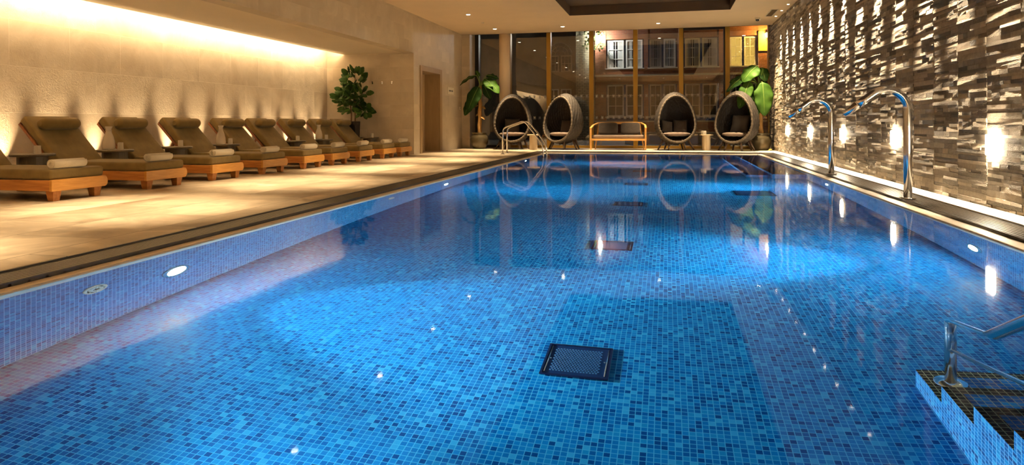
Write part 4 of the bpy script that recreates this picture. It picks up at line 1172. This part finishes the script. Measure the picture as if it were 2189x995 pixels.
# ------------------------------------------------------------------ courtyard beyond the glass
YB = 32.0
b = MB(); b.box(-14, 12, 22.6, YB + 1, -.1, -.005); struct(b.build('ground', M['courtyard']))
bd = empty('brick_building', (0, 0, 0)); tag(bd, 'red brick building with white windows across the dark courtyard', 'building')
b = MB()
# wall built round the openings: x ranges of the window bays
bays = [(-2.80, -1.05), (-1.00 + .15, .45), (.75, 2.30), (2.72, 3.98)]
zs = [(.95, 3.05 - .45), (3.35, 4.72)]
piers = [(-3.30, -2.80), (-1.05, -.85), (.45, .75), (2.30, 2.72), (3.98, 7.5)]
for (a, c) in piers: b.box(a, c, YB, YB + .4, 0, 7)
for (a, c) in bays:
    b.box(a, c, YB + .02, YB + .4, 0, .92); b.box(a, c, YB + .02, YB + .4, 2.62, 3.33); b.box(a, c, YB + .02, YB + .4, 4.74, 7)
b.build('wall', M['brick'], bd)
b = MB(); b.box(-3.35, 7.5, YB - .10, YB, 2.98, 3.08); b.box(-3.35, 7.5, YB - .07, YB, .86, .92); b.build('string_course', M['stone_trim'], bd)
b = MB(); b.box(-2.75, -1.05, YB - .03, YB + .02, 3.10, 3.30); b.build('ornament_band', M['terracotta'], bd)
def sash(x0, x1, z0, z1, lit=False, cols=2, rows_=3, parent=bd, y=YB + .14):
    f = MB(); t = .06
    f.box(x0, x1, y, y + .07, z0, z0 + t); f.box(x0, x1, y, y + .07, z1 - t, z1); f.box(x0, x0 + t, y, y + .07, z0 + t, z1 - t); f.box(x1 - t, x1, y, y + .07, z0 + t, z1 - t)
    for k in range(1, cols): x = x0 + (x1 - x0) * k / cols; f.box(x - .014, x + .014, y + .01, y + .05, z0 + t, z1 - t)
    for k in range(1, rows_):
        z = z0 + (z1 - z0) * k / rows_
        for q in range(cols):
            xa = x0 + t if q == 0 else x0 + (x1 - x0) * q / cols + .014; xb = x1 - t if q == cols - 1 else x0 + (x1 - x0) * (q + 1) / cols - .014
            f.box(xa, xb, y + .01, y + .05, z - .014, z + .014)
    w = f.build('window', M['white_paint'], parent)
    MB().box(x0 + .03, x1 - .03, y + .055, y + .065, z0 + .03, z1 - .03).build('window_pane', M['yellow_lit'] if lit else M['night_pane'], w)
    if not lit:
        c = MB(); n = 24
        for s in (0, 1):
            xa = x0 + t if s == 0 else x1 - t - (x1 - x0) * .3; wd = (x1 - x0) * .30; v = []; q = []
            for k in range(n + 1):
                px = xa + wd * k / n; py = y + .045 + .006 * math.sin(k * 1.9); v += [(px, py, z0 + t), (px, py, z1 - t)]
            for k in range(n): q.append((k * 2, k * 2 + 2, k * 2 + 3, k * 2 + 1))
            if z0 > 2: c.add(v, q, True)
        if c.v: c.build('curtain', M['curtain'], w)
for i, (a, c) in enumerate(bays):
    mid = (a + c) / 2
    for (z0, z1) in ((1.12, 2.60), (3.38, 4.70)):
        lit = i == 3 and z0 > 3
        sash(a + .06, mid - .05, z0, z1, lit); sash(mid + .05, c - .06, z0, z1, lit)
for (a, c) in bays:
    b = MB(); b.box(a - .03, c + .03, YB - .06, YB + .12, 3.33, 3.375); b.box(a - .03, c + .03, YB - .06, YB + .12, 1.06, 1.115); b.build('window_sill', M['white_paint'], bd)
# adjoining dim block with an arched window
ab = empty('rendered_building', (0, 0, 0)); tag(ab, 'dim pale building with a tall arched window, left of the brick building', 'building')
b = MB(); b.box(-10, -3.9, YB + 1.2, YB + 1.6, 0, 7); b.box(-10, -3.9, YB + 1.08, YB + 1.2, 2.72, 2.86); b.build('wall', M['render'], ab)
yb = YB + 1.08
wx0, wx1, wz0, wz1 = -5.75, -4.55, 3.35, 4.15
f = MB()
for (x0, x1) in ((wx0, (wx0 + wx1) / 2 - .05), ((wx0 + wx1) / 2 + .05, wx1)):
    f.box(x0, x1, yb, yb + .1, wz0, wz0 + .05); f.box(x0, x1, yb, yb + .1, wz1 - .05, wz1); f.box(x0, x0 + .05, yb, yb + .1, wz0 + .05, wz1 - .05); f.box(x1 - .05, x1, yb, yb + .1, wz0 + .05, wz1 - .05)
    for k in (1, 2): x = x0 + (x1 - x0) * k / 3; f.box(x - .012, x + .012, yb + .02, yb + .08, wz0 + .05, wz1 - .05)
    z = (wz0 + wz1) / 2; f.box(x0 + .05, x1 - .05, yb + .02, yb + .08, z - .012, z + .012)
cxw = (wx0 + wx1) / 2
for R_ in (.60, .42, .24): f.tube([(cxw + R_ * math.cos(a), yb + .05, wz1 + .03 + R_ * math.sin(a)) for a in [PI * k / 24 for k in range(25)]], .025 if R_ > .5 else .012, 8)
for k in range(1, 6): a = PI * k / 6; f.tube([(cxw + .24 * math.cos(a), yb + .05, wz1 + .03 + .24 * math.sin(a)), (cxw + .58 * math.cos(a), yb + .05, wz1 + .03 + .58 * math.sin(a))], .011, 6)
aw = f.build('arched_window', M['stone_trim'], ab)
g = MB(); g.box(wx0, wx1, yb + .085, yb + .115, wz0, wz1)
n = 24; v = [(cxw + .6 * math.cos(PI * k / n), yb + .1, wz1 + .02 + .6 * math.sin(PI * k / n)) for k in range(n + 1)]; g.add(v, [tuple(range(n + 1))]); g.build('window_pane', M['night_pane'], aw)
sash(-5.72, -5.2, 1.1, 2.5, False, 2, 3, ab, yb); sash(-5.1, -4.58, 1.1, 2.5, False, 2, 3, ab, yb)
# white brick return wall and drainpipe
b = MB(); b.box(-4.22, -3.42, YB + .1, YB + 1.07, 0, 7)
tag(b.build('white_brick_wall', M['brick_white']), 'floodlit narrow white brick wall seen through the glass', 'wall')
b = MB(); b.tube([(-3.36, YB - .27, 0), (-3.36, YB - .27, 5.6)], .04, 12)
for z in (1.2, 2.9, 4.6): b.tube([(-3.36, YB - .27, z), (-3.36, YB - .27, z + .06)], .055, 12)
tag(b.build('drainpipe', M['door_dark']), 'dark drainpipe between the white brick wall and red brick', 'drainpipe')
# low pale courtyard wall
b = MB(); b.box(-1.6, 3.4, 26.5, 26.75, 0, .42); b.box(-1.65, 3.45, 26.45, 26.8, .42, .47)
tag(b.build('courtyard_wall', M['white_paint'], bevel=.01), 'low pale courtyard wall beyond the glass, behind the egg chairs', 'wall')
# lanterns
def lantern(x, z, y, lens, label, power, color):
    o = empty('wall_lantern', (x, y, z)); tag(o, label, 'outdoor lamp')
    MB().box(-.05, .05, -.03, 0, -.22, -.02).build('bracket', M['black'], o, bevel=.004)
    MB().tube([(0, -.03, -.12), (0, -.14, -.14), (0, -.16, -.06)], .012, 8).build('arm', M['black'], o)
    MB().lathe([(.03, -.05), (.075, .02), (.075, .10), (.03, .15)], 0, -.16, 20).build('globe', lens, o)
    MB().lathe([(.09, .14), (.03, .20), (.002, .22)], 0, -.16, 20).build('cap', M['black'], o)
    l = bpy.data.lights.new('lantern_glow', 'POINT'); l.energy = power; l.color = color; l.shadow_soft_size = .06
    q = bpy.data.objects.new('lantern_glow', l); C.objects.link(q); q.parent = o; q.location = (0, -.45, .04)
lantern(-3.05, 4.80, YB, M['lamp_white'], 'brilliant white wall lantern on the red brick beyond the glass', 130, (.95, .97, 1))
lantern(4.33, 4.66, YB, M['lamp_amber'], 'amber wall lantern glowing on a yellow pier beyond the glass', 150, (1, .62, .14))
b = MB(); b.box(3.99, 4.46, YB - .06, YB, 4.02, 4.9); tag(b.build('lit_pier', plain('ochre_render', (.75, .52, .10), .8)), 'ochre pier panel behind the amber lantern', 'panel')
# ivy sprig by the white lantern
b = MB(); r = random.Random(3)
for k in range(90):
    p = Vector((-3.45 + r.uniform(-.35, .55), YB - .32 + r.uniform(-.12, .08), 5.0 + r.uniform(-.75, .5))); d = Vector((r.uniform(-1, 1), r.uniform(-1, 0), r.uniform(-1, .4))).normalized()
    leaf(b, p, p + d * .13, .10, (r.uniform(-.4, .4), -1, .4), .1, .2, .05, 4, 2, k)
tag(b.build('ivy', M['ivy'], solid=.003), 'sprigs of ivy around the white lantern', 'ivy', kind='stuff')
